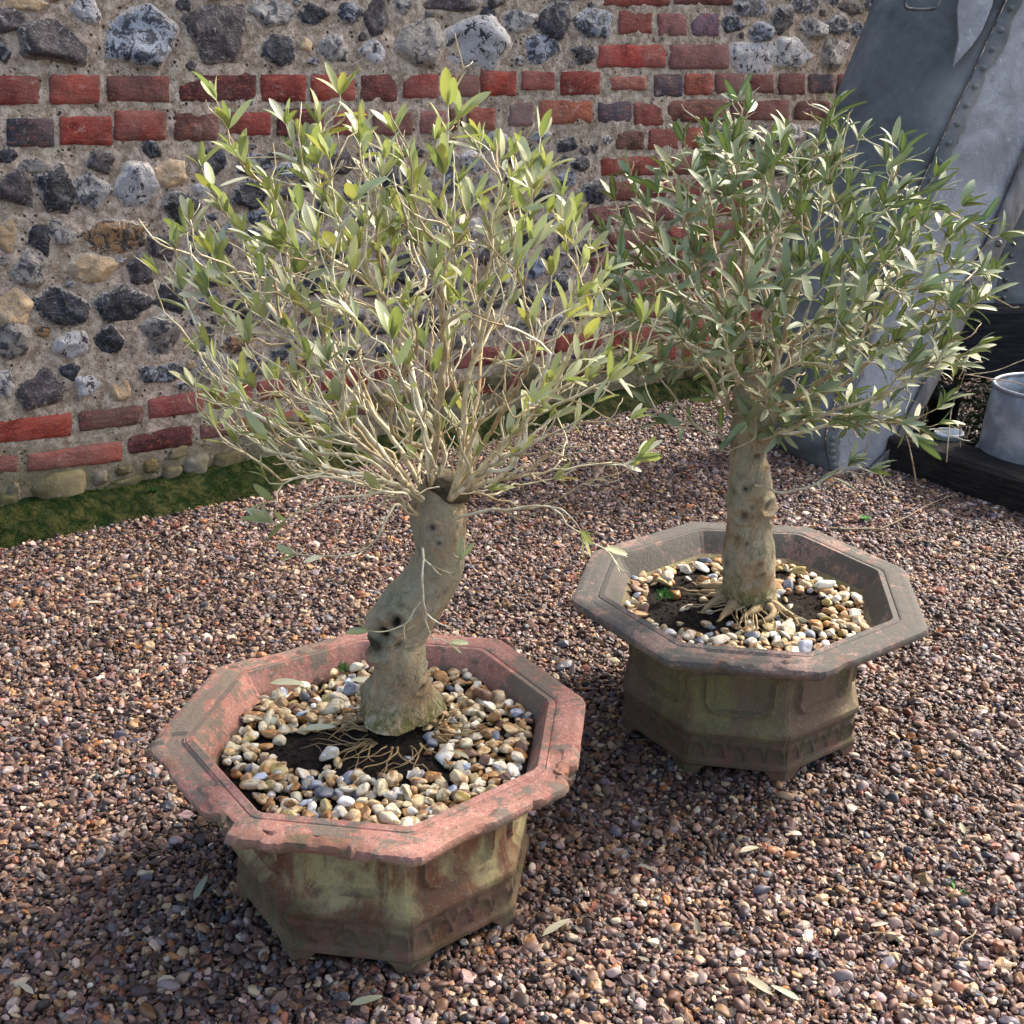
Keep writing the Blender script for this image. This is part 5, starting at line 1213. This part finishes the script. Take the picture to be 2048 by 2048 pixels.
for _ in range(60):
    p = Vector((D(1940, 880, 4.0).x + rg.uniform(-.2, .2), 4.06 + rg.uniform(-.04, .12), .0)); pts = [p.copy()]
    for k in range(9):
        p = p + Vector((rg.gauss(0, .014), rg.gauss(0, .01), .026)); pts.append(p.copy())
        for q in range(3):
            a = rg.uniform(0, 6.28); s_ = rg.uniform(.016, .028); d = Vector((math.cos(a), math.sin(a) - .4, rg.uniform(-.3, .4))).normalized(); sd2 = d.cross(Vector((0, 0, 1))).normalized(); o0 = p + d * .012
            lv.add([tuple(o0), tuple(o0 + d * s_ * .5 + sd2 * s_ * .62), tuple(o0 + d * s_ * .8 + sd2 * s_ * .3), tuple(o0 + d * s_ * 1.4 - Vector((0, 0, s_ * .3))), tuple(o0 + d * s_ * .8 - sd2 * s_ * .3), tuple(o0 + d * s_ * .5 - sd2 * s_ * .62)], [[0, 1, 2, 3, 4, 5]])
    tube(st, pts, .0018, 5)
st.build('stems', M['dry'], iv); lv.build('foliage', M['ivy'], iv, smooth=False)

# ------------------------------------------------------------------ dry stems, twigs, fallen leaves, weeds
def stem(name, pts, r0, r1, label, mat=None, cat='twig', group=None, n=6):
    mb = MB(); c = densify(pts, 6); tube(mb, c, np.linspace(r0, r1, len(c)), 6); o = mb.build(name, mat or M['dry'])
    return tag(o, label, cat, group)
stem('dry_stem', [G(1834, 986), D(1828, 940, 3.42), D(1818, 890, 3.42), D(1812, 872, 3.42)], .003, .0012, 'thin bare upright stem poking out of the gravel in front of the diagonal timber', cat='stem')
stem('dry_stem', [G(1893, 925, .115), D(1903, 820, 3.75), D(1925, 760, 3.72), D(1932, 732, 3.7)], .0022, .001, 'long thin pale stem rising between the white tub and the bellows', cat='stem')
stem('dry_stem', [G(1922, 905, .1), D(1920, 860, 3.72), D(1928, 838, 3.72), D(1944, 818, 3.72)], .0022, .001, 'short curved stem rising left of the metal bin', cat='stem')
stem('dry_stem', [D(1930, 750, 3.45), D(1990, 742, 3.45), D(2048, 720, 3.46), D(2140, 690, 3.5), G(2330, 900, .0)], .0018, .0014, 'wiry pale stem arching up to the right above the metal bin', cat='stem')
stem('dry_stem', [D(1930, 748, 3.40), D(1985, 758, 3.38), D(2048, 770, 3.36), D(2140, 810, 3.33), G(2300, 1010, .0)], .0018, .0014, 'wiry pale stem crossing the rim of the metal bin', cat='stem')
stem('fallen_twig', [G(1652, 1056, .012), G(1700, 1058, .016), G(1760, 1059, .018), G(1850, 1082, .018), G(1950, 1103, .016), G(2060, 1122, .016)], .0035, .001, 'long thin grey twig lying on the gravel behind the farther planter')
stem('fallen_twig', [G(1760, 1058, .016), G(1810, 1035, .02), G(1860, 1008, .022), G(1920, 985, .025)], .0018, .001, 'pale twig slanting over the gravel towards the diagonal timber')
stem('fallen_twig', [G(2010, 1115, .016), G(2030, 1098, .016), G(2060, 1085, .016)], .0016, .001, 'short forked twig on the gravel at the right edge')
def one_leaf(name, p, a, L, W_, mat, label, group, tilt=.25):
    s_ = dict(V=[], c=[], d=[], m=[], n=0); rg_ = random; d = Vector((math.cos(a), math.sin(a), random.uniform(-.05, tilt)))
    c1 = cvar(random.choice([(112, 124, 92), (150, 148, 118), (132, 128, 92), (94, 108, 78)]), random)
    add_leaf(s_, p, d, Vector((random.uniform(-.3, .3), random.uniform(-.3, .3), 1)), L, W_, random.uniform(.1, .6), .25, c1, cvar((176, 172, 146), random), random, .7)
    n = 1; o = mesh(name, np.concatenate(s_['V']), LF, mat, None, True, {'col': ('FLOAT_COLOR', np.concatenate(s_['c'])), 'cob': ('FLOAT_COLOR', np.concatenate(s_['d'])), 'mid': ('FLOAT', np.concatenate(s_['m']))})
    return tag(o, label, 'leaf', group)
for (x, y, a, L, lb) in [(388, 1800, 1.4, .055, 'dull green olive leaf on the gravel left of the nearer planter'), (1085, 1872, .7, .06, 'pale olive leaf on the gravel right of the nearer planter'), (1545, 1990, 2.2, .065, 'grey green olive leaf on the gravel at the bottom edge'),
    (170, 1205, .2, .045, 'olive leaf lying on the gravel near the mossy bank'), (1930, 1668, 1.5, .035, 'cream dry leaf on the gravel right of the planters'), (700, 2010, .3, .05, 'brown dry leaf on the gravel below the nearer planter'),
    (1480, 1705, .6, .05, 'dark dry leaf on the gravel below the farther planter'), (1600, 1100 + 960 - 60, 2.6, .045, 'narrow dry leaf on the gravel near the bottom right')]:
    one_leaf('fallen_leaf', G(x, y, .016), a, L, L * .24, M['leaf'], lb, None)
for (x, y, a, L, z, lb) in [(540, 1366, .1, .062, .285, 'green olive leaf at the back left of the nearer planter'), (480, 1436, .15, .05, .285, 'green olive leaf on the left edge pebbles of the nearer planter'), (605, 1458, .0, .055, .285, 'green olive leaf on the bare soil left of the nearer trunk'), (938, 1518, 2.4, .045, .295, 'dark green olive leaf on the pebbles right of the nearer trunk'),
    (700, 1360, .1, .055, .285, 'olive leaf close behind the nearer trunk'), (940, 1318, -.3, .05, .29, 'pale olive leaf at the back right of the nearer planter'), (1632, 1110, -.3, .05, .29, 'pale olive leaf at the back right of the farther planter'), (1410, 1088, .7, .06, .285, 'grey olive leaf at the back left of the farther planter')]:
    one_leaf('fallen_leaf', G(x, y, z), a, L, L * .26, M['leaf'], lb, None, .15)
dl = one_leaf('fallen_leaf', G(300, 1500, .014), .5, .042, .010, M['leaf'], 'small dry olive leaf lying loose on the gravel', 'dry leaves scattered on the gravel', .1)
for k in range(15):
    while True:
        px_, py_ = random.uniform(20, 2030), random.uniform(1080, 2030); q = G(px_, py_, .013)
        if all(math.hypot(q.x - P_['c'][0], q.y - P_['c'][1]) > .40 for P_ in (P1, P2)): break
    c = dl.copy(); c.location = q; c.rotation_euler = (random.gauss(0, .3), random.gauss(0, .3), random.uniform(0, 6.28)); c.scale = [random.uniform(.6, 1.15)] * 3; col.objects.link(c)
_tw = None
for k in range(10):
    while True:
        px_, py_ = random.uniform(20, 2030), random.uniform(1080, 2030); q = G(px_, py_, .013)
        if all(math.hypot(q.x - P_['c'][0], q.y - P_['c'][1]) > .40 for P_ in (P1, P2)): break
    if _tw is None:
        _tw = stem('twig_scrap', [q, q + Vector((.02, .006, .004)), q + Vector((.045, .004, .003)), q + Vector((.07, .014, .0))], .0014, .0008, 'short dry twig scrap lying loose on the gravel', cat='twig', group='twig scraps scattered on the gravel')
    else: c = _tw.copy(); c.location = q; c.rotation_euler = (0, 0, random.uniform(0, 6.28)); c.scale = [random.uniform(.5, 1.2)] * 3; col.objects.link(c)
def weed(p, n, L, name, label, cat='weed', mat='weed', wr=.34, el=(.1, .9)):
    mb = MB(); rg_ = random.Random(int(abs(p.x * 1e4)))
    for _ in range(n):
        a = rg_.uniform(0, 6.28); e = rg_.uniform(*el); d = Vector((math.cos(a) * math.cos(e), math.sin(a) * math.cos(e), math.sin(e))); s_ = L * rg_.uniform(.5, 1.1); sd2 = d.cross(Vector((0, 0, 1))).normalized(); w_ = s_ * wr * .5
        mb.add([tuple(p), tuple(p + d * s_ * .45 + sd2 * w_), tuple(p + d * s_ * .8 + sd2 * w_ * .8), tuple(p + d * s_ - Vector((0, 0, s_ * .12))), tuple(p + d * s_ * .8 - sd2 * w_ * .8), tuple(p + d * s_ * .45 - sd2 * w_)], [[0, 1, 2, 3, 4, 5]])
    return tag(mb.build(name, M[mat], smooth=False), label, cat, 'small weeds along the wall' if cat == 'weed' else None)
def wl(px, py, off): r = ray(px, py); o = Vector((0, 0, H)) - (W0 + WN * off); k = -o.dot(WN) / r.dot(WN); return Vector((0, 0, H)) + r * k
weed(wl(304, 985, .05), 14, .034, 'seedling', 'largest bright green seedling on the moss, leftmost of the three'); weed(wl(343, 985, .05), 8, .024, 'seedling', 'small green seedling in the middle of the three on the moss')
weed(wl(392, 976, .05), 15, .034, 'seedling', 'spreading green seedling on the moss right of two smaller plants'); weed(wl(556, 955, .06), 14, .03, 'seedling', 'green seedling on the moss behind the nearer olive twigs')
weed(wl(1270, 838, .07), 12, .035, 'seedling', 'dark green seedling at the wall foot between the two trees')
weed(G(1728, 1042, .01), 12, .035, 'seedling', 'small green plant in the gravel behind the farther planter', 'seedling')
weed(G(1910, 1785, .008), 12, .03, 'grass_tuft', 'thin green grass tuft in the gravel right of the planters', 'grass tuft', 'weed', .08, (.1, .7))
weed(G(1328, 1196, .272), 90, .026, 'moss_tuft', 'feathery green moss tuft on the soil of the farther planter', 'moss tuft', 'weed', .07, (.2, 1.5))
weed(G(1366, 1098, .275), 60, .026, 'moss_tuft', 'olive brown moss tuft at the back left of the farther planter', 'moss tuft', 'mossf', .07, (.2, 1.5))
weed(G(690, 1342, .275), 80, .02, 'moss_tuft', 'bright green moss tuft left of the nearer trunk', 'moss tuft', 'weed', .07, (.2, 1.5))
print('objects', len(bpy.data.objects))
